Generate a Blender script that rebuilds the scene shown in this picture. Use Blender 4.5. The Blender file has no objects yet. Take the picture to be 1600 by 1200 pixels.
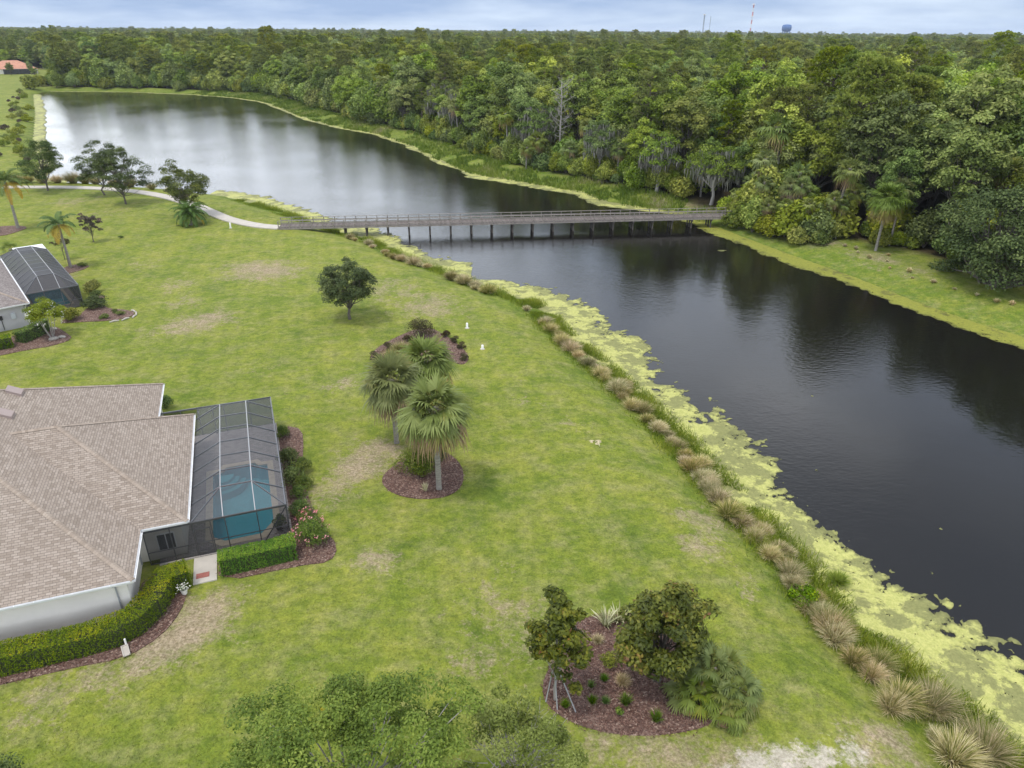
import bpy, math, random
import numpy as np
from mathutils import Vector, Matrix, noise as mnoise, geometry as mgeom

rad = math.radians
S = bpy.context.scene
COL = S.collection

# ------------------------------------------------------------------ camera
cam_d = bpy.data.cameras.new('camera')
cam_d.sensor_width = 36.0
cam_d.lens = 24.975
cam_d.clip_start = 0.5
cam_d.clip_end = 20000
cam = bpy.data.objects.new('camera', cam_d)
COL.objects.link(cam)
PITCH, ROLL = rad(26.524), rad(0.43)
cam.matrix_world = (Matrix.Translation((0, 0, 30)) @ Matrix.Rotation(math.pi / 2 - PITCH, 4, 'X')
                    @ Matrix.Rotation(ROLL, 4, 'Z'))
S.camera = cam

# ------------------------------------------------------------------ world, sun, exposure
SUN_DIR = Vector((-0.26, -0.20, 0.945)).normalized()
sun_el = math.asin(SUN_DIR.z)
sun_az = math.atan2(SUN_DIR.x, SUN_DIR.y)
W = bpy.data.worlds.new('World')
S.world = W
W.use_nodes = True
wn, wl = W.node_tree.nodes, W.node_tree.links
wn.clear()
w_out = wn.new('ShaderNodeOutputWorld')
w_bg = wn.new('ShaderNodeBackground')
w_bg.inputs['Strength'].default_value = 0.15
w_sky = wn.new('ShaderNodeTexSky')
w_sky.sky_type = 'NISHITA'
w_sky.sun_disc = False
w_sky.sun_elevation = sun_el
w_sky.sun_rotation = sun_az
w_sky.air_density = 1.0
w_sky.dust_density = 2.0
w_sky.ozone_density = 1.5
w_tc = wn.new('ShaderNodeTexCoord')
w_sep = wn.new('ShaderNodeSeparateXYZ')
wl.new(w_tc.outputs['Generated'], w_sep.inputs[0])
w_add = wn.new('ShaderNodeMath'); w_add.operation = 'ADD'; w_add.inputs[1].default_value = 0.16
w_max = wn.new('ShaderNodeMath'); w_max.operation = 'MAXIMUM'; w_max.inputs[1].default_value = 0.0
wl.new(w_sep.outputs['Z'], w_max.inputs[0]); wl.new(w_max.outputs[0], w_add.inputs[0])
w_dv = wn.new('ShaderNodeVectorMath'); w_dv.operation = 'DIVIDE'
w_cmb = wn.new('ShaderNodeCombineXYZ')
for i in range(3):
    wl.new(w_add.outputs[0], w_cmb.inputs[i])
wl.new(w_tc.outputs['Generated'], w_dv.inputs[0]); wl.new(w_cmb.outputs[0], w_dv.inputs[1])
w_ns = wn.new('ShaderNodeTexNoise')
w_ns.inputs['Scale'].default_value = 1.15
w_ns.inputs['Detail'].default_value = 7
w_ns.inputs['Roughness'].default_value = 0.55
w_ns.inputs['Distortion'].default_value = 0.35
wl.new(w_dv.outputs[0], w_ns.inputs['Vector'])
w_rp = wn.new('ShaderNodeValToRGB')
w_rp.color_ramp.elements[0].position = 0.36; w_rp.color_ramp.elements[0].color = (0.30, 0.30, 0.30, 1)
w_rp.color_ramp.elements[1].position = 0.66; w_rp.color_ramp.elements[1].color = (0.97, 0.97, 0.97, 1)
wl.new(w_ns.outputs['Fac'], w_rp.inputs[0])
# cloud brightness varies: grey bellies and white tops
w_ns2 = wn.new('ShaderNodeTexNoise')
w_ns2.inputs['Scale'].default_value = 0.9; w_ns2.inputs['Detail'].default_value = 4
w_off = wn.new('ShaderNodeVectorMath'); w_off.operation = 'ADD'; w_off.inputs[1].default_value = (3.1, 7.7, 1.3)
wl.new(w_dv.outputs[0], w_off.inputs[0]); wl.new(w_off.outputs[0], w_ns2.inputs['Vector'])
w_cr = wn.new('ShaderNodeValToRGB')
w_cr.color_ramp.elements[0].position = 0.38; w_cr.color_ramp.elements[0].color = (3.7, 4.0, 4.5, 1)
w_cr.color_ramp.elements[1].position = 0.64; w_cr.color_ramp.elements[1].color = (10.6, 10.9, 11.3, 1)
wl.new(w_ns2.outputs['Fac'], w_cr.inputs[0])
# the cloud deck is thinner and brighter towards the horizon, heavier overhead
w_el = wn.new('ShaderNodeMapRange'); w_el.interpolation_type = 'SMOOTHSTEP'
for k_, v_ in ((1, 0.08), (2, 0.55), (3, 2.5), (4, 0.92)):
    w_el.inputs[k_].default_value = v_
wl.new(w_max.outputs[0], w_el.inputs[0])
w_cs = wn.new('ShaderNodeVectorMath'); w_cs.operation = 'SCALE'
wl.new(w_cr.outputs[0], w_cs.inputs[0]); wl.new(w_el.outputs[0], w_cs.inputs['Scale'])
w_mx = wn.new('ShaderNodeMixRGB')
wl.new(w_rp.outputs[0], w_mx.inputs[0]); wl.new(w_sky.outputs[0], w_mx.inputs[1]); wl.new(w_cs.outputs[0], w_mx.inputs[2])
# distant rain haze: blue-grey sky low over the horizon, brighter overcast higher up
w_hz = wn.new('ShaderNodeMapRange'); w_hz.interpolation_type = 'SMOOTHSTEP'
for k_, v_ in ((1, 0.035), (2, 0.075), (3, 0.97), (4, 0.0)):
    w_hz.inputs[k_].default_value = v_
wl.new(w_max.outputs[0], w_hz.inputs[0])
w_hc = wn.new('ShaderNodeValToRGB')
w_hc.color_ramp.elements[0].position = 0.38; w_hc.color_ramp.elements[0].color = (1.9, 2.6, 3.9, 1)
w_hc.color_ramp.elements[1].position = 0.68; w_hc.color_ramp.elements[1].color = (3.2, 3.85, 4.75, 1)
wl.new(w_ns2.outputs['Fac'], w_hc.inputs[0])
w_m2 = wn.new('ShaderNodeMixRGB')
wl.new(w_hz.outputs[0], w_m2.inputs[0]); wl.new(w_mx.outputs[0], w_m2.inputs[1]); wl.new(w_hc.outputs[0], w_m2.inputs[2])
wl.new(w_m2.outputs[0], w_bg.inputs['Color']); wl.new(w_bg.outputs[0], w_out.inputs['Surface'])

sun_d = bpy.data.lights.new('sun', 'SUN')
sun_d.energy = 1.5
sun_d.angle = rad(10)
sun_d.color = (1.0, 0.95, 0.87)
sun = bpy.data.objects.new('sun', sun_d)
COL.objects.link(sun)
sun.rotation_euler = SUN_DIR.to_track_quat('Z', 'Y').to_euler()
S.view_settings.view_transform = 'Standard'
S.view_settings.look = 'None'
S.view_settings.exposure = 0.40
S.view_settings.gamma = 1.0
S.view_settings.use_curve_mapping = False
S.cycles.max_bounces = 8
S.cycles.transparent_max_bounces = 16

# ------------------------------------------------------------------ helpers
def mat(name):
    m = bpy.data.materials.new(name)
    m.use_nodes = True
    nt = m.node_tree
    nt.nodes.clear()
    return m, nt.nodes, nt.links

class NT:
    """small node-graph helper"""
    def __init__(s, name):
        s.m, s.n, s.l = mat(name)
        s.out = s.n.new('ShaderNodeOutputMaterial')
    def node(s, t, **kw):
        nd = s.n.new('ShaderNode' + t)
        for k, v in kw.items():
            setattr(nd, k, v)
        return nd
    def setin(s, nd, key, v):
        if hasattr(v, 'is_output') or isinstance(v, bpy.types.NodeSocket):
            s.l.new(v, nd.inputs[key])
        else:
            nd.inputs[key].default_value = v
    def noise(s, scale, detail=4, rough=0.55, vec=None, dist=0.0):
        nd = s.node('TexNoise')
        for k, v in (('Scale', scale), ('Detail', detail), ('Roughness', rough), ('Distortion', dist)):
            nd.inputs[k].default_value = v
        s.l.new(vec if vec is not None else s.pos(), nd.inputs['Vector'])
        return nd.outputs['Fac']
    def pos(s):
        if not hasattr(s, '_p'):
            s._p = s.node('NewGeometry').outputs['Position']
        return s._p
    def attr(s, name, out='Fac'):
        nd = s.node('Attribute', attribute_name=name)
        return nd.outputs[out]
    def ramp(s, fac, stops):
        nd = s.node('ValToRGB')
        e = nd.color_ramp.elements
        while len(e) < len(stops):
            e.new(0.5)
        for el, (p, c) in zip(e, stops):
            el.position = p
            el.color = (c, c, c, 1) if isinstance(c, (int, float)) else (*c, 1)
        s.l.new(fac, nd.inputs[0])
        return nd.outputs[0]
    def mix(s, fac, a, b, mode='MIX'):
        nd = s.node('MixRGB', blend_type=mode)
        for k, v in ((0, fac), (1, a), (2, b)):
            if isinstance(v, tuple):
                v = (*v, 1)
            s.setin(nd, k, v)
        return nd.outputs[0]
    def math(s, op, a, b=0.0, clamp=False):
        nd = s.node('Math', operation=op, use_clamp=clamp)
        s.setin(nd, 0, a); s.setin(nd, 1, b)
        return nd.outputs[0]
    def bump(s, h, strength=0.3, dist=0.05):
        nd = s.node('Bump')
        nd.inputs['Strength'].default_value = strength
        nd.inputs['Distance'].default_value = dist
        s.l.new(h, nd.inputs['Height'])
        return nd.outputs[0]
    def pbr(s, col, rough=0.7, normal=None, **kw):
        nd = s.node('BsdfPrincipled')
        s.setin(nd, 'Base Color', (*col, 1) if isinstance(col, tuple) else col)
        s.setin(nd, 'Roughness', rough)
        if normal is not None:
            s.l.new(normal, nd.inputs['Normal'])
        for k, v in kw.items():
            s.setin(nd, k.replace('_', ' '), v)
        return nd.outputs[0]
    def done(s, sh):
        s.l.new(sh, s.out.inputs['Surface'])
        return s.m

def plain(name, col, rough=0.6, var=0.12, scale=3.0, **kw):
    g = NT(name)
    n = g.noise(scale, 5)
    lo = tuple(c * (1 - var) for c in col); hi = tuple(min(1, c * (1 + var)) for c in col)
    c = g.ramp(n, [(0.3, lo), (0.7, hi)])
    return g.done(g.pbr(c, rough, g.bump(g.noise(scale * 8, 3), 0.15, 0.01), **kw))

def leafmat(name, stops, rough=0.55, transl=0.22, var=0.3, spec=0.14, species=False):
    g = NT(name)
    c = g.ramp(g.attr('tone'), stops)
    if species:      # kinds of tree grow in drifts, with odd ones between
        loc = g.node('ObjectInfo').outputs['Location']
        n = g.noise(0.03, 2, 0.5, loc)
        rnd = g.math('FRACT', g.math('MULTIPLY', g.node('ObjectInfo').outputs['Random'], 5.77))
        k = g.math('ADD', g.math('MULTIPLY', n, 0.7), g.math('MULTIPLY', rnd, 0.5))
        tint = g.ramp(k, [(0.25, (0.50, 0.62, 0.55)), (0.45, (0.85, 0.95, 0.85)), (0.58, (1.0, 1.0, 1.0)), (0.70, (1.22, 1.20, 1.15)), (0.82, (1.38, 1.32, 0.95)), (0.92, (1.15, 1.12, 1.35))])
        c = g.mix(1.0, c, tint, 'MULTIPLY')
    oi = g.node('ObjectInfo').outputs['Random']
    hs = 1.0 if var > 0 else 0.0
    hsv = g.node('HueSaturation')
    v = g.math('MULTIPLY_ADD', oi, var); g.n.active = None
    mm = v.node; mm.inputs[2].default_value = 1 - var / 2
    hu = g.math('MULTIPLY_ADD', g.math('FRACT', g.math('MULTIPLY', oi, 7.31)), 0.035 * hs).node
    hu.inputs[2].default_value = 0.5 - 0.0175 * hs
    g.l.new(mm.outputs[0], hsv.inputs['Value']); g.l.new(hu.outputs[0], hsv.inputs['Hue'])
    sa = g.math('MULTIPLY_ADD', g.math('FRACT', g.math('MULTIPLY', oi, 13.7)), 0.3 * hs).node
    sa.inputs[2].default_value = 1.0 - 0.18 * hs
    g.l.new(sa.outputs[0], hsv.inputs['Saturation'])
    g.l.new(c, hsv.inputs['Color'])
    p = g.pbr(hsv.outputs[0], rough)
    p.node.inputs['Specular IOR Level'].default_value = spec
    t = g.node('BsdfTranslucent'); g.l.new(hsv.outputs[0], t.inputs['Color'])
    mx = g.node('MixShader'); mx.inputs[0].default_value = transl
    g.l.new(p, mx.inputs[1]); g.l.new(t.outputs[0], mx.inputs[2])
    return g.done(mx.outputs[0])

def link(o, parent=None):
    COL.objects.link(o)
    if parent is not None:
        o.parent = parent
    return o

def tag(o, label=None, cat=None, group=None, kind=None):
    if label: o['label'] = label
    if cat: o['category'] = cat
    if group: o['group'] = group
    if kind: o['kind'] = kind
    return o

def thing(name, label, cat, loc=(0, 0, 0), rz=0.0, group=None, scale=1.0):
    e = bpy.data.objects.new(name, None)
    e.empty_display_size = 0.3
    e.location = loc
    e.rotation_euler = (0, 0, rz)
    e.scale = (scale,) * 3 if isinstance(scale, (int, float)) else scale
    link(e)
    return tag(e, label, cat, group)

def ob(name, me, parent=None):
    return link(bpy.data.objects.new(name, me), parent)

class MB:
    """collects polygons into one mesh"""
    def __init__(s):
        s.v, s.f, s.mi, s.t = [], [], [], []
        s.uv = []
    def add(s, verts, faces, mi=0, tone=0.5):
        b = len(s.v)
        s.v += [tuple(map(float, p)) for p in verts]
        s.t += [tone] * len(verts)
        for f in faces:
            s.f.append(tuple(i + b for i in f)); s.mi.append(mi)
    def box(s, c, d, rz=0.0, mi=0, tone=0.5, M=None):
        x, y, z = d[0] / 2, d[1] / 2, d[2] / 2
        ca, sa = math.cos(rz), math.sin(rz)
        vs = []
        for k in (-z, z):
            for i, j in ((-x, -y), (x, -y), (x, y), (-x, y)):
                p = Vector((c[0] + i * ca - j * sa, c[1] + i * sa + j * ca, c[2] + k))
                vs.append(M @ p if M else p)
        s.add(vs, [(3, 2, 1, 0), (4, 5, 6, 7), (0, 1, 5, 4), (1, 2, 6, 5), (2, 3, 7, 6), (3, 0, 4, 7)], mi, tone)
    def bar(s, a, b, w, h=None, mi=0, tone=0.5, up=(0, 0, 1)):
        h = h or w
        a, b = Vector(a), Vector(b)
        d = (b - a).normalized()
        u = Vector(up)
        if abs(d.dot(u)) > 0.98: u = Vector((1, 0, 0))
        r = d.cross(u).normalized(); u = r.cross(d)
        vs = []
        for p in (a, b):
            for i, j in ((-1, -1), (1, -1), (1, 1), (-1, 1)):
                vs.append(p + r * (i * w / 2) + u * (j * h / 2))
        s.add(vs, [(3, 2, 1, 0), (4, 5, 6, 7), (0, 1, 5, 4), (1, 2, 6, 5), (2, 3, 7, 6), (3, 0, 4, 7)], mi, tone)
    def tube(s, pts, rs, n=7, mi=0, tone=0.5, cap=True):
        pts = [Vector(p) for p in pts]
        vs = []
        for i, p in enumerate(pts):
            d = (pts[min(i + 1, len(pts) - 1)] - pts[max(i - 1, 0)])
            if d.length < 1e-6: d = Vector((0, 0, 1))
            d.normalize()
            u = Vector((1, 0, 0)) if abs(d.x) < 0.9 else Vector((0, 1, 0))
            r = d.cross(u).normalized(); q = r.cross(d)
            for k in range(n):
                a = 2 * math.pi * k / n
                vs.append(p + (r * math.cos(a) + q * math.sin(a)) * rs[i])
        fs = []
        for i in range(len(pts) - 1):
            for k in range(n):
                k2 = (k + 1) % n
                fs.append((i * n + k, i * n + k2, (i + 1) * n + k2, (i + 1) * n + k))
        if cap:
            fs.append(tuple(range((len(pts) - 1) * n, len(pts) * n)))
        s.add(vs, fs, mi, tone)
    def quads(s, Q, tones):
        """Q (n,4,3)"""
        b = len(s.v)
        n = len(Q)
        s.v += [tuple(p) for p in Q.reshape(-1, 3).tolist()]
        s.t += np.repeat(np.asarray(tones, float), 4).tolist()
        idx = (np.arange(n * 4).reshape(n, 4) + b).tolist()
        s.f += [tuple(q) for q in idx]
        s.mi += [0] * n
    def mesh(s, name, mats, smooth=False):
        me = bpy.data.meshes.new(name)
        me.from_pydata(s.v, [], s.f)
        for m in (mats if isinstance(mats, (list, tuple)) else [mats]):
            me.materials.append(m)
        if any(s.mi):
            me.polygons.foreach_set('material_index', s.mi)
        at = me.attributes.new('tone', 'FLOAT', 'POINT')
        at.data.foreach_set('value', s.t)
        if smooth:
            me.polygons.foreach_set('use_smooth', [True] * len(s.f))
        me.update()
        return me

def quadmesh(name, Q, tones, m):
    n = len(Q)
    me = bpy.data.meshes.new(name)
    me.vertices.add(n * 4)
    me.vertices.foreach_set('co', np.ascontiguousarray(Q, np.float32).ravel())
    me.loops.add(n * 4)
    me.loops.foreach_set('vertex_index', np.arange(n * 4, dtype=np.int32))
    me.polygons.add(n)
    me.polygons.foreach_set('loop_start', np.arange(0, n * 4, 4, dtype=np.int32))
    at = me.attributes.new('tone', 'FLOAT', 'POINT')
    at.data.foreach_set('value', np.repeat(np.clip(tones, 0, 1), 4).astype(np.float32))
    me.materials.append(m)
    me.update(calc_edges=True)
    return me

def norm(a):
    return a / (np.linalg.norm(a, axis=-1, keepdims=True) + 1e-9)

def leafq(rng, C, N, length, width, jitter=0.8):
    """diamond leaves at C with normals around N"""
    n = norm(N + rng.normal(0, jitter, C.shape))
    t = norm(np.cross(n, rng.normal(0, 1, C.shape)))
    b = np.cross(n, t)
    L = (length * rng.uniform(0.7, 1.3, (len(C), 1))) / 2
    Wd = (width * rng.uniform(0.7, 1.3, (len(C), 1))) / 2
    return np.stack([C - t * L, C + b * Wd - t * L * 0.15, C + t * L, C - b * Wd - t * L * 0.15], 1)

# ------------------------------------------------------------------ shoreline, ground height
NEAR = [(37, -60), (31, -15), (27, 8), (25.4, 16), (24.7, 22.2), (24.3, 24.4), (22.0, 27.6), (21.0, 30.2), (19.9, 32.6), (19.5, 35.9),
        (18.3, 40.5), (17.0, 44.2), (16.0, 48.6), (14.5, 53.6), (13.0, 58.1), (11.3, 63.5), (8.8, 69.6), (6.3, 75.7), (4.6, 81.7),
        (2.7, 86.6), (-2.6, 91.5), (-8.3, 98.2), (-14.5, 104.2), (-20.7, 112.8), (-26.4, 118.5), (-31.5, 123.0), (-44.2, 136.2), (-54.9, 145.8),
        (-60.9, 150.4), (-78.6, 157.8), (-95.0, 162.3), (-110, 165), (-112.9, 172), (-119, 185), (-145.7, 226.0), (-186.8, 295.3), (-245, 390)]
FAR = [(-251.2, 412.1), (-207.9, 411.9), (-168.1, 398.6), (-138.8, 381.7), (-119.7, 362.0), (-101.9, 332.4), (-79.9, 291.3), (-59.0, 262.6),
       (-45.5, 249.7), (-31.6, 225.2), (-19.2, 196.2), (-9.7, 177.7), (-0.4, 169.8), (8.3, 162.6), (16.3, 155.8), (19.3, 146.4), (25.2, 142.5),
       (32.5, 138.5), (35.1, 130.6), (38.5, 121.5), (43.3, 109.9), (48.7, 98.6), (52.5, 87.9), (56.3, 80.1), (59.1, 76.1), (70, 58), (84, 25),
       (95, -20), (104, -60)]
FOREST = [(-262, 428), (-190, 420), (-128, 390), (-92, 338), (-54, 272), (-30.6, 240), (-12.9, 206), (-0.4, 185), (11.5, 170), (20.8, 161), (26, 152),
          (33, 146), (38.5, 136), (41, 124), (44.3, 116.5), (48, 112.5), (54, 114.5), (60, 109), (65, 100), (74, 88), (82, 72), (94, 45), (115, 0),
          (9000, -400), (9000, 9000), (-9000, 9000), (-9000, 1500), (-420, 640), (-300, 560), (-275, 470)]
WZ = -1.5

def seg_dist(poly, x, y, closed):
    P = np.array(poly, float)
    d = np.full(x.shape, 1e9)
    n = len(P)
    for i in range(n if closed else n - 1):
        ax, ay = P[i]; bx, by = P[(i + 1) % n]
        dx, dy = bx - ax, by - ay
        t = np.clip(((x - ax) * dx + (y - ay) * dy) / (dx * dx + dy * dy), 0, 1)
        d = np.minimum(d, np.hypot(x - ax - t * dx, y - ay - t * dy))
    return d

def inside(poly, x, y):
    P = np.array(poly, float)
    r = np.zeros(x.shape, bool)
    n = len(P)
    for i in range(n):
        ax, ay = P[i]; bx, by = P[(i + 1) % n]
        c = (ay > y) != (by > y)
        r ^= c & (x < ax + (y - ay) * (bx - ax) / ((by - ay) if by != ay else 1e-9))
    return r

def sd_water(x, y):
    d = seg_dist(NEAR + FAR, x, y, True)
    return np.where(inside(NEAR + FAR, x, y), -d, d)

def gz_arr(x, y):
    s = sd_water(x, y)
    t = np.clip(s / 7.5, 0, 1)
    t = t * t * (3 - 2 * t) * 0.5 + t * 0.5
    return np.where(s < 0, np.maximum(WZ + s * 0.35, -3.2), WZ - WZ * t)

def gz(x, y):
    return float(gz_arr(np.array([float(x)]), np.array([float(y)]))[0])

# ------------------------------------------------------------------ materials
def make_lawn():
    g = NT('lawn_and_soil')
    p = g.pos()
    big = g.noise(0.045, 4, 0.6)
    mid = g.noise(0.2, 8, 0.68)
    fine = g.noise(1.9, 7, 0.75)
    vfine = g.noise(7.0, 6, 0.8)
    mp = g.node('Mapping'); mp.inputs['Scale'].default_value = (0.9, 1.25, 1); mp.inputs['Rotation'].default_value = (0, 0, rad(-30))
    g.l.new(p, mp.inputs['Vector'])
    streak = g.noise(0.5, 9, 0.74, mp.outputs[0])
    c = g.ramp(mid, [(0.30, (0.105, 0.155, 0.022)), (0.46, (0.195, 0.238, 0.032)), (0.60, (0.262, 0.282, 0.048)), (0.75, (0.295, 0.282, 0.090))])
    c = g.mix(g.ramp(big, [(0.45, 0.0), (0.70, 0.6)]), c, (0.135, 0.195, 0.024))
    c = g.mix(g.ramp(streak, [(0.46, 0.0), (0.70, 0.75)]), c, (0.305, 0.285, 0.125))
    c = g.mix(g.ramp(fine, [(0.38, 0.85), (0.58, 0.0)]), c, g.mix(0.55, c, (0.050, 0.085, 0.020)))
    mpw = g.node('Mapping'); mpw.inputs['Rotation'].default_value = (0, 0, rad(-15)); g.l.new(p, mpw.inputs['Vector'])
    wv = g.node('TexWave'); wv.inputs['Scale'].default_value = 0.16; wv.inputs['Distortion'].default_value = 2.5; wv.inputs['Detail'].default_value = 3; wv.inputs['Detail Scale'].default_value = 0.6
    g.l.new(mpw.outputs[0], wv.inputs['Vector'])
    c = g.mix(1.0, c, g.ramp(wv.outputs['Fac'], [(0.2, (0.95, 0.97, 0.94)), (0.8, (1.04, 1.025, 1.05))]), 'MULTIPLY')     # mower passes
    # dry, bare places
    dry = g.attr('dry')
    dn = g.math('ADD', g.math('MULTIPLY', dry, 0.95), g.math('ADD', g.math('MULTIPLY', g.math('SUBTRACT', g.noise(0.5, 9, 0.78, dist=0.4), 0.5), 2.5), g.math('MULTIPLY', g.math('SUBTRACT', g.noise(2.8, 6, 0.8), 0.5), 1.7)))
    dcol = g.ramp(g.noise(3.5, 5, 0.7), [(0.3, (0.19, 0.145, 0.088)), (0.55, (0.345, 0.275, 0.190)), (0.8, (0.47, 0.395, 0.30))])
    c = g.mix(g.ramp(dn, [(0.40, 0.0), (0.62, 0.45), (1.05, 0.9)]), c, dcol)
    # pale sand
    sn = g.math('ADD', g.math('MULTIPLY', g.attr('sand'), 0.62), g.math('MULTIPLY', g.math('SUBTRACT', g.noise(0.9, 9, 0.8), 0.5), 2.6))
    c = g.mix(g.ramp(sn, [(0.5, 0.0), (0.8, 0.9)]), c, g.ramp(fine, [(0.3, (0.40, 0.35, 0.285)), (0.7, (0.60, 0.55, 0.48))]))
    # bank: taller, rougher, greener
    c = g.mix(g.math('MULTIPLY', g.attr('bank'), g.ramp(g.noise(1.3, 4), [(0.35, 0.1), (0.65, 0.85)])), c, (0.075, 0.15, 0.018))
    # woodland floor and wet mud
    c = g.mix(g.attr('wood'), c, g.ramp(fine, [(0.3, (0.035, 0.030, 0.016)), (0.7, (0.085, 0.068, 0.035))]))
    c = g.mix(g.attr('mud'), c, (0.030, 0.030, 0.018))
    c = g.mix(0.8, c, g.mix(1.0, c, g.ramp(g.noise(0.85, 8, 0.8), [(0.32, (0.70, 0.74, 0.65)), (0.5, (1.0, 1.0, 1.0)), (0.68, (1.28, 1.2, 1.3))]), 'MULTIPLY'))
    c = g.mix(0.75, c, g.mix(1.0, c, g.ramp(vfine, [(0.30, 0.5), (0.70, 1.45)]), 'MULTIPLY'))
    h = g.math('ADD', vfine, g.math('MULTIPLY', fine, 2.0))
    return g.done(g.pbr(c, 0.9, g.bump(h, 0.7, 0.06), Specular_IOR_Level=0.1))

def make_water():
    g = NT('dark_water')
    mp = g.node('Mapping'); mp.inputs['Scale'].default_value = (0.55, 1.0, 1); mp.inputs['Rotation'].default_value = (0, 0, rad(-20))
    g.l.new(g.pos(), mp.inputs['Vector'])
    a = g.noise(3.2, 3, 0.6, mp.outputs[0])
    b = g.noise(0.35, 3, 0.5)
    gust = g.ramp(g.noise(0.03, 3, 0.5), [(0.35, 0.2), (0.65, 1.0)])
    sx = g.node('SeparateXYZ'); g.l.new(g.pos(), sx.inputs[0])
    # the wide open basin catches the breeze; the channel below the bridge lies in the lee of the trees
    open_ = g.node('MapRange'); open_.interpolation_type = 'SMOOTHSTEP'
    for k_, v_ in ((1, 30.0), (2, -40.0), (3, 0.0), (4, 1.0)):
        open_.inputs[k_].default_value = v_
    g.l.new(sx.outputs['X'], open_.inputs[0])
    chop = g.math('MULTIPLY', g.math('ADD', g.noise(1.3, 4, 0.6, mp.outputs[0]), a), g.math('MULTIPLY', open_.outputs[0], 0.55))
    h = g.math('ADD', g.math('ADD', g.math('MULTIPLY', a, gust), g.math('MULTIPLY', b, 0.6)), chop)
    return g.done(g.pbr((0.0075, 0.0068, 0.0058), 0.03, g.bump(h, 0.6, 0.05), IOR=1.45))

def make_algae(name, hi, mid, low, thr):
    g = NT(name)
    n1 = g.noise(0.42, 10, 0.74, dist=0.25)
    n2 = g.noise(2.6, 7, 0.78)
    n3 = g.noise(1.1, 9, 0.78)
    c = g.ramp(n2, [(0.35, mid), (0.58, hi)])
    olive = g.ramp(n2, [(0.3, low), (0.7, tuple(x * 1.45 for x in low))])
    c = g.mix(g.ramp(n1, [(thr, 0.92), (thr + 0.05, 0.0)]), c, olive)
    c = g.mix(g.ramp(n3, [(0.60, 0.0), (0.66, 0.75)]), c, olive)
    c = g.mix(0.7, c, g.mix(1.0, c, g.ramp(g.noise(7.0, 6, 0.8), [(0.32, (0.55, 0.62, 0.55)), (0.6, (1.12, 1.08, 1.1))]), 'MULTIPLY'))
    # a thin drowned film towards the rim
    film = g.math('ADD', g.attr('rim'), g.math('MULTIPLY', g.math('SUBTRACT', n3, 0.5), 0.55))
    c = g.mix(g.ramp(film, [(0.0, 0.85), (0.16, 0.0)]), c, tuple(x * 0.75 for x in low))
    p = g.pbr(c, 0.7, g.bump(n2, 0.4, 0.03), Specular_IOR_Level=0.3)
    # openings where the mat has torn, more of them towards its outer rim
    rim = g.ramp(g.attr('rim'), [(0.0, 0.13), (0.25, 0.035), (1.0, 0.0)])
    k = g.math('ADD', g.noise(1.9, 8, 0.75), rim)
    t = g.node('BsdfTransparent')
    mx = g.node('MixShader'); g.l.new(g.ramp(k, [(0.655, 0.0), (0.675, 1.0)]), mx.inputs[0]); g.l.new(p, mx.inputs[1]); g.l.new(t.outputs[0], mx.inputs[2])
    return g.done(mx.outputs[0])

def make_bark(name, a, b, ring=False):
    g = NT(name)
    tc = g.node('TexCoord').outputs['Object']
    mp = g.node('Mapping'); mp.inputs['Scale'].default_value = (1, 1, 6.0) if ring else (6, 6, 1.2)
    g.l.new(tc, mp.inputs['Vector'])
    n = g.noise(2.5, 6, 0.7, mp.outputs[0])
    return g.done(g.pbr(g.ramp(n, [(0.3, a), (0.7, b)]), 0.9, g.bump(n, 0.7, 0.04)))

M = {}
M['lawn'] = make_lawn()
M['water'] = make_water()
M['algae'] = make_algae('pond_scum', (0.47, 0.47, 0.155), (0.345, 0.36, 0.10), (0.165, 0.17, 0.062), 0.47)
M['algae_far'] = make_algae('pond_scum_far', (0.27, 0.28, 0.045), (0.19, 0.205, 0.034), (0.105, 0.11, 0.026), 0.41)
M['bark'] = make_bark('oak_bark', (0.055, 0.045, 0.035), (0.17, 0.15, 0.125))
M['pine_bark'] = make_bark('pine_bark', (0.10, 0.07, 0.05), (0.24, 0.19, 0.15))
M['palm_bark'] = make_bark('palm_bark', (0.15, 0.135, 0.115), (0.34, 0.32, 0.285), True)
M['dead_wood'] = make_bark('dead_wood', (0.22, 0.205, 0.19), (0.40, 0.375, 0.345))
M['oak'] = leafmat('oak_leaves', [(0.0, (0.044, 0.071, 0.015)), (0.5, (0.092, 0.127, 0.028)), (1.0, (0.179, 0.215, 0.048))])
M['forest'] = leafmat('forest_leaves', [(0.0, (0.091, 0.137, 0.022)), (0.5, (0.199, 0.259, 0.046)), (1.0, (0.376, 0.429, 0.106))], var=0.35, species=True, transl=0.28)
M['lime'] = leafmat('light_green_leaves', [(0.0, (0.105, 0.145, 0.016)), (0.5, (0.200, 0.245, 0.028)), (1.0, (0.310, 0.335, 0.050))], var=0.35)
M['pine'] = leafmat('pine_needles', [(0.0, (0.083, 0.115, 0.017)), (0.5, (0.209, 0.259, 0.033)), (1.0, (0.363, 0.397, 0.066))], var=0.3)
M['palm'] = leafmat('palm_fronds', [(0.0, (0.27, 0.185, 0.095)), (0.22, (0.33, 0.245, 0.10)), (0.34, (0.23, 0.225, 0.045)), (0.6, (0.120, 0.165, 0.026)), (1.0, (0.215, 0.265, 0.070))], transl=0.18, spec=0.18, rough=0.55, var=0.2)
M['queen'] = leafmat('feather_fronds', [(0.0, (0.50, 0.34, 0.03)), (0.3, (0.30, 0.28, 0.05)), (0.5, (0.07, 0.125, 0.025)), (1.0, (0.12, 0.19, 0.055))])
M['moss'] = leafmat('hanging_moss', [(0.0, (0.13, 0.125, 0.105)), (1.0, (0.27, 0.265, 0.225))], transl=0.1, var=0.1)
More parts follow.
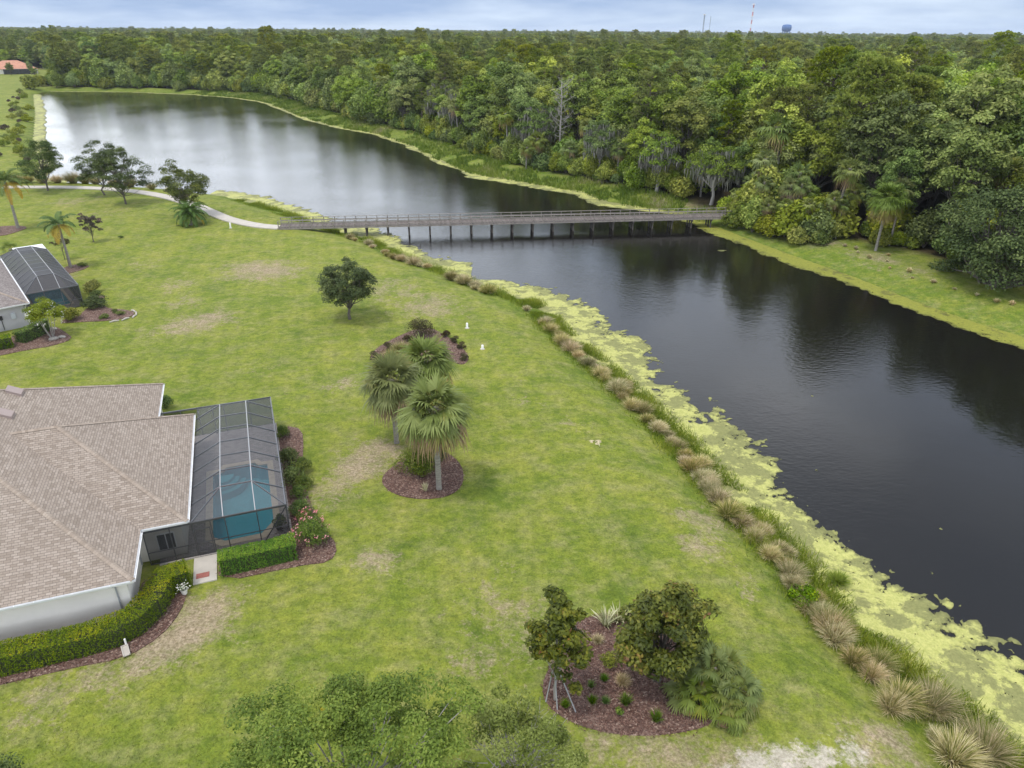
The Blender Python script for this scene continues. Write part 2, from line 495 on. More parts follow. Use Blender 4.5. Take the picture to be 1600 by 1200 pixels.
M['magnolia'] = leafmat('magnolia_leaves', [(0.0, (0.030, 0.046, 0.009)), (0.5, (0.083, 0.110, 0.017)), (0.82, (0.172, 0.187, 0.032)), (0.93, (0.230, 0.176, 0.040)), (1.0, (0.150, 0.095, 0.040))], rough=0.5, spec=0.2, var=0.15, transl=0.12)
M['hedge'] = leafmat('hedge_leaves', [(0.0, (0.050, 0.109, 0.013)), (0.5, (0.119, 0.221, 0.017)), (1.0, (0.285, 0.358, 0.028))], var=0.15)
M['hedge_y'] = leafmat('variegated_hedge_leaves', [(0.0, (0.050, 0.095, 0.012)), (0.5, (0.125, 0.200, 0.020)), (0.85, (0.255, 0.300, 0.028)), (1.0, (0.42, 0.39, 0.035))], var=0.02)
M['shrub'] = leafmat('shrub_leaves', [(0.0, (0.048, 0.088, 0.017)), (0.5, (0.114, 0.168, 0.031)), (1.0, (0.227, 0.270, 0.062))], var=0.3)
M['bronze'] = leafmat('bronze_leaves', [(0.0, (0.045, 0.030, 0.018)), (0.6, (0.080, 0.070, 0.028)), (1.0, (0.125, 0.110, 0.04))], var=0.2)
M['plum'] = leafmat('plum_leaves', [(0.0, (0.060, 0.045, 0.038)), (0.6, (0.105, 0.095, 0.065)), (1.0, (0.22, 0.13, 0.095))], var=0.2)
M['ygreen'] = leafmat('yellow_green_leaves', [(0.0, (0.075, 0.105, 0.014)), (0.6, (0.22, 0.25, 0.03)), (1.0, (0.42, 0.40, 0.05))], var=0.2)
M['pink'] = leafmat('pink_petals', [(0.0, (0.62, 0.13, 0.16)), (1.0, (0.78, 0.36, 0.36))], var=0.05)
M['white_petal'] = leafmat('white_petals', [(0.0, (0.66, 0.66, 0.58)), (1.0, (0.85, 0.85, 0.80))], var=0.05)
M['yellow_petal'] = leafmat('yellow_petals', [(0.0, (0.55, 0.47, 0.04)), (1.0, (0.72, 0.64, 0.08))], var=0.05)
M['tan_grass'] = leafmat('tan_grass_blades', [(0.0, (0.108, 0.152, 0.025)), (0.30, (0.262, 0.252, 0.068)), (0.55, (0.490, 0.396, 0.199)), (1.0, (0.752, 0.625, 0.408))], var=0.25, transl=0.2)
M['green_grass'] = leafmat('green_grass_blades', [(0.0, (0.076, 0.145, 0.016)), (0.5, (0.172, 0.260, 0.028)), (1.0, (0.310, 0.348, 0.060))], var=0.25)
M['marsh'] = leafmat('marsh_blades', [(0.0, (0.075, 0.130, 0.018)), (0.6, (0.165, 0.225, 0.034)), (0.85, (0.26, 0.29, 0.075)), (1.0, (0.38, 0.34, 0.21))], var=0.1)
M['flax'] = leafmat('pale_strap_leaves', [(0.0, (0.20, 0.22, 0.08)), (0.5, (0.52, 0.49, 0.29)), (1.0, (0.70, 0.66, 0.46))], var=0.05)
M['feathery'] = leafmat('feathery_leaves', [(0.0, (0.077, 0.119, 0.017)), (0.5, (0.168, 0.231, 0.031)), (1.0, (0.294, 0.343, 0.058))], var=0.1, transl=0.3)
M['pale_leaf'] = leafmat('pale_leaves', [(0.0, (0.105, 0.130, 0.030)), (0.5, (0.210, 0.240, 0.065)), (1.0, (0.330, 0.350, 0.130))], var=0.04, transl=0.3)
M['core'] = plain('inner_twigs', (0.035, 0.042, 0.018), 0.95)

def make_mulch():
    g = NT('bark_mulch')
    v = g.node('TexVoronoi'); v.inputs['Scale'].default_value = 11.0; v.inputs['Randomness'].default_value = 1.0
    g.l.new(g.pos(), v.inputs['Vector'])
    sep = g.node('SeparateColor'); g.l.new(v.outputs['Color'], sep.inputs[0])
    c = g.ramp(sep.outputs[0], [(0.0, (0.055, 0.028, 0.022)), (0.5, (0.125, 0.068, 0.052)), (0.85, (0.21, 0.135, 0.105)), (1.0, (0.36, 0.27, 0.21))])
    c = g.mix(g.ramp(g.noise(0.6, 4), [(0.4, 0.0), (0.7, 0.5)]), c, (0.19, 0.125, 0.10))
    return g.done(g.pbr(c, 0.9, g.bump(v.outputs['Distance'], 0.8, 0.06)))
M['mulch'] = make_mulch()
M['chip'] = leafmat('bark_chips', [(0.0, (0.06, 0.03, 0.024)), (0.5, (0.155, 0.085, 0.066)), (0.85, (0.27, 0.175, 0.14)), (1.0, (0.46, 0.37, 0.29))], transl=0.0, var=0.0, rough=0.85)
M['concrete'] = plain('pale_concrete', (0.47, 0.435, 0.385), 0.85, 0.10, 1.2)
M['white_paint'] = plain('white_painted_metal', (0.78, 0.79, 0.80), 0.4, 0.05)
M['white_plastic'] = plain('white_plastic', (0.80, 0.80, 0.78), 0.45, 0.04)
M['red_mat'] = plain('red_coir', (0.30, 0.11, 0.09), 0.95, 0.25, 14)
M['frame_dark'] = plain('dark_bronze_frame', (0.055, 0.055, 0.058), 0.35, 0.1)
M['frame_grey'] = plain('grey_aluminium_frame', (0.11, 0.115, 0.125), 0.35, 0.1)
M['frame_pale'] = plain('pale_frame', (0.30, 0.31, 0.32), 0.4, 0.06)
M['stone'] = plain('field_stone', (0.30, 0.28, 0.25), 0.9, 0.3, 5)
M['black'] = plain('black_metal', (0.02, 0.02, 0.022), 0.5, 0.1)
M['terracotta'] = plain('clay_pot', (0.10, 0.08, 0.07), 0.8, 0.2)
M['grey_box'] = plain('grey_meter_box', (0.50, 0.53, 0.56), 0.5, 0.05)

def make_stucco(name, col):
    g = NT(name)
    n = g.noise(0.8, 6, 0.6); n2 = g.noise(30, 3)
    c = g.ramp(n, [(0.3, tuple(x * 0.93 for x in col)), (0.7, tuple(min(1, x * 1.05) for x in col))])
    return g.done(g.pbr(c, 0.9, g.bump(n2, 0.3, 0.02)))
M['stucco'] = make_stucco('cream_stucco', (0.76, 0.725, 0.665))
M['stucco2'] = make_stucco('grey_stucco', (0.46, 0.45, 0.47))

def make_shingle(name, cols, sw=0.32, sh=0.155):
    g = NT(name)
    uv = g.node('UVMap').outputs[0]
    br = g.node('TexBrick')
    br.offset = 0.37; br.offset_frequency = 2
    for k, v in (('Scale', 1.0), ('Mortar Size', 0.012), ('Mortar Smooth', 0.3), ('Bias', 0.0), ('Brick Width', sw), ('Row Height', sh)):
        br.inputs[k].default_value = v
    br.inputs['Color1'].default_value = (0, 0, 0, 1); br.inputs['Color2'].default_value = (1, 1, 1, 1); br.inputs['Mortar'].default_value = (0.3, 0.3, 0.3, 1)
    g.l.new(uv, br.inputs['Vector'])
    c = g.ramp(br.outputs['Color'], [(0.0, cols[0]), (0.3, cols[1]), (0.65, cols[2]), (1.0, cols[3])])
    c = g.mix(br.outputs['Fac'], c, tuple(x * 0.55 for x in cols[0]))
    c = g.mix(g.ramp(g.noise(0.35, 5, 0.6), [(0.35, 0.0), (0.75, 0.38)]), c, tuple(x * 0.72 for x in cols[1]))
    gr = g.noise(45, 3, 0.7)
    c = g.mix(0.35, c, g.mix(1.0, c, g.ramp(gr, [(0.3, 0.55), (0.7, 1.45)]), 'MULTIPLY'))
    # each course is a wedge: its lower edge stands proud
    sp = g.node('SeparateXYZ'); g.l.new(uv, sp.inputs[0])
    saw = g.math('SUBTRACT', 1.0, g.math('FRACT', g.math('DIVIDE', sp.outputs['Y'], sh)))
    h = g.math('ADD', saw, g.math('MULTIPLY', br.outputs['Color'], 0.35))
    return g.done(g.pbr(c, 0.92, g.bump(h, 0.8, 0.035)))
M['shingle'] = make_shingle('tan_shingles', [(0.235, 0.190, 0.152), (0.292, 0.241, 0.198), (0.330, 0.277, 0.231), (0.380, 0.322, 0.272)])
M['shingle2'] = make_shingle('brown_grey_shingles', [(0.17, 0.145, 0.135), (0.225, 0.195, 0.18), (0.27, 0.235, 0.22), (0.32, 0.285, 0.27)])
M['cap'] = leafmat('cap_shingles', [(0.0, (0.270, 0.220, 0.178)), (1.0, (0.375, 0.315, 0.262))], transl=0, var=0, rough=0.92)
M['clay_tile'] = plain('clay_roof_tiles', (0.46, 0.225, 0.15), 0.85, 0.2, 0.8)

def make_screen(name, alpha, col=(0.018, 0.019, 0.021)):
    g = NT(name)
    d = g.pbr(col, 0.6)
    t = g.node('BsdfTransparent')
    mx = g.node('MixShader'); mx.inputs[0].default_value = alpha
    g.l.new(t.outputs[0], mx.inputs[1]); g.l.new(d, mx.inputs[2])
    return g.done(mx.outputs[0])
M['screen'] = make_screen('insect_screen', 0.55, (0.075, 0.078, 0.086))
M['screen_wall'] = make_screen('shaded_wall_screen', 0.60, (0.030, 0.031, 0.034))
M['screen_far'] = make_screen('insect_screen_far', 0.78, (0.042, 0.043, 0.048))

def make_poolwater():
    g = NT('pool_water')
    t = g.node('BsdfTransparent'); t.inputs[0].default_value = (0.45, 0.86, 0.90, 1)
    gl = g.node('BsdfGlossy'); gl.inputs['Roughness'].default_value = 0.05
    g.l.new(g.bump(g.noise(2.5, 2), 0.15, 0.03), gl.inputs['Normal'])
    fr = g.node('Fresnel'); fr.inputs[0].default_value = 1.33
    mx = g.node('MixShader'); g.l.new(fr.outputs[0], mx.inputs[0]); g.l.new(t.outputs[0], mx.inputs[1]); g.l.new(gl.outputs[0], mx.inputs[2])
    return g.done(mx.outputs[0])
M['pool_water'] = make_poolwater()
M['pool_shell'] = plain('blue_pool_plaster', (0.30, 0.60, 0.68), 0.6, 0.06)
M['coping'] = plain('beige_coping', (0.55, 0.48, 0.37), 0.85, 0.12, 4)

def make_paver():
    g = NT('grey_pavers')
    br = g.node('TexBrick')
    for k, v in (('Scale', 1.0), ('Mortar Size', 0.01), ('Brick Width', 0.3), ('Row Height', 0.15)):
        br.inputs[k].default_value = v
    br.inputs['Color1'].default_value = (0.30, 0.27, 0.26, 1); br.inputs['Color2'].default_value = (0.42, 0.38, 0.36, 1); br.inputs['Mortar'].default_value = (0.16, 0.15, 0.14, 1)
    g.l.new(g.node('TexCoord').outputs['Object'], br.inputs['Vector'])
    return g.done(g.pbr(br.outputs['Color'], 0.85, g.bump(br.outputs['Fac'], -0.4, 0.01)))
M['paver'] = make_paver()

def make_timber():
    g = NT('weathered_timber')
    tc = g.node('TexCoord').outputs['Object']
    n = g.noise(1.4, 6, 0.7, tc); n2 = g.noise(9, 4, 0.7, tc)
    c = g.ramp(n, [(0.3, (0.175, 0.155, 0.135)), (0.7, (0.315, 0.285, 0.250))])
    c = g.mix(0.4, c, g.mix(1.0, c, g.ramp(n2, [(0.3, 0.55), (0.7, 1.4)]), 'MULTIPLY'))
    return g.done(g.pbr(c, 0.9))
M['timber'] = make_timber()
M['timber_dark'] = plain('wet_timber', (0.055, 0.048, 0.040), 0.85, 0.3, 4)
M['deck'] = leafmat('deck_boards', [(0.0, (0.12, 0.102, 0.095)), (1.0, (0.20, 0.175, 0.165))], transl=0, var=0, rough=0.9)
M['tower_blue'] = plain('blue_tank_paint', (0.02, 0.10, 0.30), 0.5, 0.1, 0.02)
M['mast_red'] = plain('red_mast_paint', (0.55, 0.16, 0.14), 0.6, 0.1, 0.1)
M['mast_white'] = plain('white_mast_paint', (0.72, 0.72, 0.74), 0.6, 0.05, 0.1)
M['mast_grey'] = plain('grey_galvanised_steel', (0.22, 0.24, 0.28), 0.6, 0.1, 0.1)

# ------------------------------------------------------------------ ground
DRY = [(-10.8, 47.8, 2.2, 1.0), (-12.3, 44.6, 1.8, .7), (-13.5, 41.5, 1.8, .6), (-8.5, 34.8, 1.6, .75), (-17.5, 30.5, 2.2, .8), (-18.5, 28.5, 1.8, .6), (-20, 26.3, 2.0, .45), (-24, 25.0, 2.5, .5),
       (-16.0, 60, 2.0, .65), (-37, 73.5, 3.5, .75), (-34, 77, 2.5, .6), (-33, 94, 4.5, .8), (-44, 88, 3.0, .6), (-40, 82, 2.4, .55), (-52, 97, 3, .5), (-9.8, 80.5, 4.5, .75), (-16, 88, 4, .6), (-38, 96, 4, .5),
       (13.6, 40, 2.0, .75), (12.5, 36.5, 1.6, .6), (14.5, 33, 1.4, .5), (5.5, 52, 1.6, .45), (1.2, 57, 1.4, .5), (0.8, 61, 1.4, .4), (9.5, 21.3, 3.0, .7), (4.5, 21.8, 2.0, .55), (1.5, 29.5, 2.2, .45), (-1.5, 33, 2, .45),
       (-73, 128, 5, .5), (-84, 137, 5, .6), (-2, 27.5, 2.5, .4), (17.6, 22.5, 2.0, .8), (-24, 63, 3, .35), (54, 104, 3.5, .7), (57, 97, 4.0, .5), (50, 112, 2.5, .9), (37, 140, 3.0, 1.2), (-60, 92, 2.5, .6)]
SAND = [(8.6, 21.0, .7, .5), (10.0, 21.1, .8, .8), (11.2, 21.3, .9, 1.0), (12.4, 21.5, .9, 1.0), (13.6, 21.6, .9, .95), (14.8, 21.7, .9, .9), (16.0, 22.1, .9, .7), (17.2, 22.6, .8, .6), (14.0, 27.4, .6, .5), (14.9, 25.0, .6, .55), (15.6, 24.0, .5, .5), (13.2, 29.8, .5, .4)]

def axis(parts):
    out = []
    for a, b, st in parts:
        out.append(np.arange(a, b, st))
    return np.unique(np.concatenate(out))

def build_ground():
    xs = axis([(-9000, -1000, 900), (-1000, -400, 60), (-400, -72, 4.0), (-72, 82, 0.75), (82, 300, 5), (300, 1000, 60), (1000, 9001, 900)])
    ys = axis([(-400, 10, 12), (10, 142, 0.75), (142, 460, 2.5), (460, 1000, 40), (1000, 12001, 800)])
    X, Y = np.meshgrid(xs, ys)
    x, y = X.ravel(), Y.ravel()
    s = sd_water(x, y)
    z = gz_arr(x, y)
    for hr, (a0, a1, b0, b1) in ((rad(20.5), (-6.2, -0.75, 40.3, 50.9)), (rad(40), (7.0, 11.8, 95.6, 104.1))):
        aa, bb = x * math.cos(hr) + y * math.sin(hr), -x * math.sin(hr) + y * math.cos(hr)
        z = np.where((aa > a0) & (aa < a1) & (bb > b0) & (bb < b1), -1.7, z)     # dug out for a pool
    fd = seg_dist(FOREST, x, y, True); fin = inside(FOREST, x, y)
    wood = np.where(fin, np.clip(fd / 3 + 0.55, 0, 1), np.clip(0.55 - fd / 3, 0, 1))
    dfar = seg_dist(FAR, x, y, False); dnear = seg_dist(NEAR, x, y, False)
    bank = np.where(dnear < dfar, np.clip(1 - np.abs(s - 1.2) / 3.2, 0, 1), np.clip(1 - s / 14, 0, 1) * 0.8) * (s > -0.5)
    mud = np.clip(0.25 - s * 0.8, 0, 1)
    dry = np.zeros_like(x); sand = np.zeros_like(x)
    for L, A in ((DRY, dry), (SAND, sand)):
        for cx, cy, r, k in L:
            A += k * np.exp(-((x - cx) ** 2 + (y - cy) ** 2) / (r * r * 1.5))
    nx, ny = len(xs), len(ys)
    i = np.arange((ny - 1) * (nx - 1)); r, c = i // (nx - 1), i % (nx - 1)
    a = r * nx + c
    F = np.stack([a, a + 1, a + nx + 1, a + nx], 1)
    me = bpy.data.meshes.new('ground')
    me.vertices.add(len(x)); me.vertices.foreach_set('co', np.stack([x, y, z], 1).astype(np.float32).ravel())
    me.loops.add(F.size); me.loops.foreach_set('vertex_index', F.astype(np.int32).ravel())
    me.polygons.add(len(F)); me.polygons.foreach_set('loop_start', np.arange(0, F.size, 4, dtype=np.int32))
    for nm, v in (('dry', dry), ('sand', sand), ('wood', wood), ('bank', bank), ('mud', mud)):
        at = me.attributes.new(nm, 'FLOAT', 'POINT'); at.data.foreach_set('value', np.clip(v, 0, 1.2).astype(np.float32))
    me.materials.append(M['lawn'])
    me.update(calc_edges=True)
    me.polygons.foreach_set('use_smooth', [True] * len(F))
    tag(ob('ground', me), 'green and yellowing mown lawn sloping to the canal, woodland floor beyond', 'ground', kind='structure')
build_ground()

# water sheet
wm = MB()
wm.add([(-330, -100, WZ), (160, -100, WZ), (160, 470, WZ), (-330, 470, WZ)], [(0, 1, 2, 3)])
tag(ob('water', wm.mesh('water', M['water'])), 'dark still canal water reflecting trees and cloudy sky', 'water', kind='structure')

# ------------------------------------------------------------------ algae sheets (clipped to a ragged contour)
def fbm(x, y, sc, z=0.0, o=4):
    return mnoise.fractal((x * sc, y * sc, z), 0.9, 2.1, o)

def contour_sheet(name, xs, ys, field, z, m):
    X, Y = np.meshgrid(xs, ys)
    f = field(X.ravel(), Y.ravel())
    nx = len(xs)
    px, py = X.ravel(), Y.ravel()
    verts, faces, cache, rim = [], [], {}, []
    def vid(i):
        if i not in cache:
            cache[i] = len(verts); verts.append((px[i], py[i], z)); rim.append(min(1.0, max(0.0, f[i] / 5.0)))
        return cache[i]
    def eid(i, j):
        k = (min(i, j), max(i, j))
        if k not in cache:
            t = f[i] / (f[i] - f[j])
            cache[k] = len(verts)
            verts.append((px[i] + (px[j] - px[i]) * t, py[i] + (py[j] - py[i]) * t, z)); rim.append(0.0)
        return cache[k]
    pos = f > 0
    P2 = pos.reshape(len(ys), nx)
    any4 = P2[:-1, :-1] | P2[1:, :-1] | P2[:-1, 1:] | P2[1:, 1:]
    for r, c in zip(*np.nonzero(any4)):
        a = int(r) * nx + int(c)
        q = (a, a + 1, a + nx + 1, a + nx)
        if pos[q[0]] and pos[q[1]] and pos[q[2]] and pos[q[3]]:
            faces.append(tuple(vid(i) for i in q)); continue
        for tri in ((q[0], q[1], q[2]), (q[0], q[2], q[3])):
            poly = []
            for k in range(3):
                i, j = tri[k], tri[(k + 1) % 3]
                if pos[i]: poly.append(vid(i))
                if pos[i] != pos[j]: poly.append(eid(i, j))
            if len(poly) >= 3: faces.append(tuple(poly))
    me = bpy.data.meshes.new(name)
    me.from_pydata(verts, [], faces)
    ra = me.attributes.new('rim', 'FLOAT', 'POINT'); ra.data.foreach_set('value', rim)
    me.materials.append(m)
    me.update()
    return me

def near_field(x, y):
    s = -sd_water(x, y)
    dn = seg_dist(NEAR, x, y, False)
    out = np.full(x.shape, -5.0)
    for i in np.nonzero((dn < 13) & (s > -1.2))[0]:
        px, py = float(x[i]), float(y[i])
        w = 4.6 + 1.9 * fbm(px, py, 0.11, 2.0, 2) + 1.7 * fbm(px, py, 0.6, 5.0, 6) + 1.0 * fbm(px, py, 1.7, 15.0, 5)
        if py < 34: w += 0.9
        if py > 66: w += 1.0
        if py > 104: w -= 1.6
        out[i] = w - dn[i]
    return out

def far_field(x, y):
    s = -sd_water(x, y)
    dn = seg_dist(FAR, x, y, False)
    out = np.full(x.shape, -5.0)
    for i in np.nonzero((dn < 9) & (s > -1.5))[0]:
        px, py = float(x[i]), float(y[i])
        w = (3.6 if py < 135 else 2.3) + 1.2 * fbm(px, py, 0.09, 1.0, 2) + 0.8 * fbm(px, py, 0.6, 4.0, 4)
        if 138 < py < 175: w += 1.6
        out[i] = w - dn[i]
    return out

a1 = tag(ob('floating_algae', contour_sheet('floating_algae', np.arange(-6, 34, 0.2), np.arange(12, 96, 0.2), near_field, WZ + 0.02, M['algae'])),
         'pale yellow floating algae mat along the near bank below the grass clumps', 'algae', kind='stuff')
tag(ob('floating_algae', contour_sheet('floating_algae', np.arange(-64, -5.9, 0.5), np.arange(84, 160, 0.5), near_field, WZ + 0.024, M['algae'])),
    'pale yellow floating algae at the near bank around the bridge foot', 'algae', kind='stuff')
tag(ob('floating_algae', contour_sheet('floating_algae', np.arange(28, 76, 0.35), np.arange(48, 142, 0.35), far_field, WZ + 0.02, M['algae_far'])),
    'yellow-green algae strip along the far bank right of the bridge', 'algae', kind='stuff')
tag(ob('floating_algae', contour_sheet('floating_algae', np.arange(-250, 34, 1.0), np.arange(138, 418, 1.0), far_field, WZ + 0.024, M['algae'])),
    'pale algae fringe along the far bank left of the bridge', 'algae', kind='stuff')
def left_field(x, y):
    s = -sd_water(x, y); dn = seg_dist(NEAR[30:], x, y, False)
    n = np.array([fbm(a, b, 0.08, 3.0, 3) for a, b in zip(x.tolist(), y.tolist())])
    return np.where((s > -1.5) & (x < -100), 3.0 + 1.2 * n - dn, -5)
tag(ob('floating_algae', contour_sheet('floating_algae', np.arange(-252, -100, 1.2), np.arange(160, 412, 1.2), left_field, WZ + 0.028, M['algae'])),
    'pale algae fringe along the distant left shore of the pond', 'algae', kind='stuff')

# ------------------------------------------------------------------ tree builders (return part name -> mesh)
def limb(mb, a, b, r0, r1, rng, sag=0.12, n=4, sides=6, mi=0):
    a, b = np.array(a, float), np.array(b, float)
    L = np.linalg.norm(b - a)
    pts, rs = [], []
    off = rng.normal(0, sag * L * 0.5, 3)
    for i in range(n + 1):
        t = i / n
        p = a + (b - a) * t + off * math.sin(math.pi * t) + np.array([0, 0, -sag * L * math.sin(math.pi * t) * 0.6])
        pts.append(p); rs.append(r0 + (r1 - r0) * t)
    mb.tube(pts, rs, sides, mi)

def broadleaf(seed, H, R, th, ncl, nleaf, leaf, mleaf, mbark, tr=0.25, low=-0.35, clr=0.3, moss=0, lean=0.0, wid=0.55, top=1.0, jit=0.6):
    rng = np.random.default_rng(seed)
    cz, rz = (th + H) / 2, (H - th) / 2
    ph = rng.uniform(0, 6.28, 6)
    C, RR = [], []
    k = 0
    while len(C) < ncl:
        d = norm(rng.normal(0, 1, 3))
        if d[2] < low: continue
        az = math.atan2(d[1], d[0])
        m = 1 + 0.20 * math.sin(2 * az + ph[0]) + 0.15 * math.sin(3 * az + ph[1] + 2 * d[2]) + 0.12 * math.sin(5 * d[2] + ph[2])
        r = (0.42 + 0.50 * rng.uniform(0, 1) ** 0.5) * m
        shape = (1 - max(0, d[2]) * (1 - top))
        C.append([d[0] * R * r * shape + lean * rz * d[2], d[1] * R * r * shape, cz + d[2] * rz * r * 0.98])
        RR.append(R * clr * rng.uniform(0.65, 1.2))
    C, RR = np.array(C), np.array(RR)
    tw = MB()
    base_r = tr
    tp = [(0, 0, -0.3), (0.05 * R * rng.normal(), 0.05 * R * rng.normal(), th * 0.5), (lean * 0.3, 0, th), (lean, 0.1, cz)]
    tw.tube(tp, [base_r * 1.35, base_r, base_r * 0.8, base_r * 0.35], 8)
    sel = rng.choice(ncl, min(ncl, max(6, ncl // 2)), replace=False)
    for i in sel:
        st = np.array([lean * 0.3 * rng.uniform(0, 1), 0, th + (cz - th) * rng.uniform(-0.15, 0.75)])
        limb(tw, st, C[i], base_r * 0.42, base_r * 0.08, rng, 0.10, 4, 5)
    per = nleaf // ncl
    Ls, Ns, Ts = [], [], []
    for c, r in zip(C, RR):
        d = norm(rng.normal(0, 1, (per, 3)))
        d[:, 2] = np.where(d[:, 2] < -0.3, -d[:, 2] * 0.6, d[:, 2])
        rr = r * rng.uniform(0.35, 1.0, (per, 1)) ** 0.6
        p = c + d * rr * np.array([1, 1, 0.8])
        Ls.append(p); Ns.append(d + np.array([0, 0, 0.85]))
        Ts.append(np.clip(rng.uniform(0.15, 0.75) + rng.normal(0, 0.16, per), 0, 1))
    # inner sprinkle on the limbs
    P, N, T = np.concatenate(Ls), np.concatenate(Ns), np.concatenate(Ts)
    Q = leafq(rng, P, N, leaf, leaf * wid, jit)
    out = {'trunk': tw.mesh('trunk', mbark, True), 'crown': quadmesh('crown', Q, T, mleaf)}
    if moss:
        n = moss
        i = rng.integers(0, ncl, n)
        b = C[i] + norm(rng.normal(0, 1, (n, 3))) * RR[i][:, None] * 0.8 * np.array([1, 1, 0.4]) - np.array([0, 0, 0.3]) * RR[i][:, None]
        L = rng.uniform(0.5, 2.2, (n, 1)); w = rng.uniform(0.06, 0.16, (n, 1))
        a = rng.uniform(0, 6.28, (n, 1)); sx = np.concatenate([np.cos(a), np.sin(a), 0 * a], 1)
        dn = np.array([0, 0, -1.0]) + rng.normal(0, 0.08, (n, 3))
        Qm = np.stack([b - sx * w, b + sx * w, b + dn * L + sx * w * 0.3, b + dn * L - sx * w * 0.3], 1)
        out['hanging_moss'] = quadmesh('hanging_moss', Qm, rng.uniform(0, 1, n), M['moss'])
    return out

def pine(seed, H, R, ncl, mleaf, tuft_n=16, needle=0.5, low=0.42):
    rng = np.random.default_rng(seed)
    tw = MB()
    bend = rng.normal(0, 0.4, 2)
    tw.tube([(0, 0, -0.3), (bend[0] * 0.3, bend[1] * 0.3, H * 0.35), (bend[0], bend[1], H * 0.7), (bend[0] * 1.2, bend[1], H * 0.97)], [0.34, 0.28, 0.19, 0.05], 8)
    Q, T = [], []
    for k in range(ncl):
        h = low + (0.98 - low) * (k + rng.uniform(0, 1)) / ncl
        prof = (1 - ((h - low - 0.22) / (1.0 - low - 0.15)) ** 2) if h > low + 0.22 else 0.6 + 0.4 * (h - low) / 0.22
        rr = R * max(0.18, prof) * rng.uniform(0.35, 1.0)
        az = k * 2.4 + rng.uniform(-0.5, 0.5)
        c = np.array([bend[0] + rr * math.cos(az), bend[1] + rr * math.sin(az), H * h + rr * 0.22])
        limb(tw, (bend[0], bend[1], H * h - 0.4), c, 0.085, 0.025, rng, 0.05, 3, 4)
        cr = rng.uniform(0.75, 1.35) * R * 0.24
        nt = int(tuft_n * rng.uniform(0.7, 1.3))
        d = norm(rng.normal(0, 1, (nt, 3))); d[:, 2] = np.abs(d[:, 2]) * 0.9 - 0.15
        tc = c + d * cr * np.array([1, 1, 0.6]) * rng.uniform(0.4, 1, (nt, 1))
        tone = rng.uniform(0.2, 0.8)
        nn = 13
        ax = norm(np.repeat(d + np.array([0, 0, 0.7]), nn, 0) + rng.normal(0, 0.62, (nt * nn, 3)))
        b = np.repeat(tc, nn, 0)
        sd = norm(np.cross(ax, rng.normal(0, 1, ax.shape))) * 0.115
        L = needle * rng.uniform(0.6, 1.1, (len(b), 1))
        Q.append(np.stack([b - sd * 0.5, b + ax * L * 0.5 - sd, b + ax * L, b + ax * L * 0.5 + sd], 1))
        T.append(np.clip(tone + np.repeat(rng.normal(0, 0.15, nt), nn) + rng.normal(0, 0.08, nt * nn), 0, 1))
    return {'trunk': tw.mesh('trunk', M['pine_bark'], True), 'crown': quadmesh('crown', np.concatenate(Q), np.concatenate(T), mleaf)}

def fan_crown(rng, center, n, pet, seg_len, nseg, el_lo=-58, el_hi=74, dead=0.18, width=0.075):
    """sabal-type crown: fan leaves on stalks"""
    Q, T = [], []
    c = np.array(center, float)
    for i in range(n):
        t = (i + 0.5) / n
        el = rad(el_hi + (el_lo - el_hi) * t ** 0.85 + rng.normal(0, 7))
        az = i * 2.39996 + rng.normal(0, 0.2)
        d = np.array([math.cos(az) * math.cos(el), math.sin(az) * math.cos(el), math.sin(el)])
        s = np.array([-math.sin(az), math.cos(az), 0.0])
        nrm = np.cross(d, s) * -1
        if nrm[2] < 0: nrm = -nrm
        L = pet * rng.uniform(0.8, 1.2) * (0.72 + 0.28 * min(1, t * 2.2))
        b = c + d * 0.12
        e = c + d * L + np.array([0, 0, -0.12 * L * math.cos(el)])
        isdead = t > 1 - dead
        base = rng.uniform(0.0, 0.24) if isdead else (rng.uniform(0.30, 0.5) if t > 0.72 - dead * 0.5 and rng.random() < 0.6 else rng.uniform(0.55, 1.0))
        w = s * 0.025
        Q.append(np.stack([b - w, b + w, e + w, e - w])[None]); T.append([min(base, 0.4)])
        d2 = norm(d + np.array([0, 0, -0.30 * math.cos(el)]))
        nr2 = norm(np.cross(d2, s)); nr2 = nr2 if nr2[2] > 0 else -nr2
        sl = seg_len * rng.uniform(0.85, 1.15)
        phi = np.linspace(-1.95, 1.95, nseg) + rng.normal(0, 0.04, nseg)
        fold = 0.28
        dir_ = (np.cos(phi)[:, None] * d2 + np.sin(phi)[:, None] * s - np.abs(np.sin(phi))[:, None] * nr2 * fold)
        dir_ = norm(dir_)
        ln = sl * (1 - 0.22 * np.abs(phi) / 1.95)[:, None] * rng.uniform(0.85, 1.1, (nseg, 1))
        droop = rng.uniform(0.10, 0.30, (nseg, 1)) * (0.7 + 1.6 * t) * (1.6 if isdead else 1.0)
        p0 = np.repeat(e[None], nseg, 0)
        p1 = e + dir_ * ln * 0.55 + np.array([0, 0, -0.06]) * ln
        p2 = e + dir_ * ln * 0.92 - np.array([0, 0, 1.0]) * ln * droop
        wv = norm(np.cross(dir_, nr2[None])) * width * 0.5
        Q.append(np.stack([p0 - wv * 0.4, p1 - wv, p1 + wv, p0 + wv * 0.4], 1))
        Q.append(np.stack([p1 - wv, p2 - wv * 0.15, p2 + wv * 0.15, p1 + wv], 1))
        tt = np.clip(base + rng.normal(0, 0.05, nseg), 0, 1)
        T += [tt, np.clip(tt - 0.06, 0, 1)]
    return np.concatenate(Q), np.concatenate([np.asarray(t, float) for t in T])

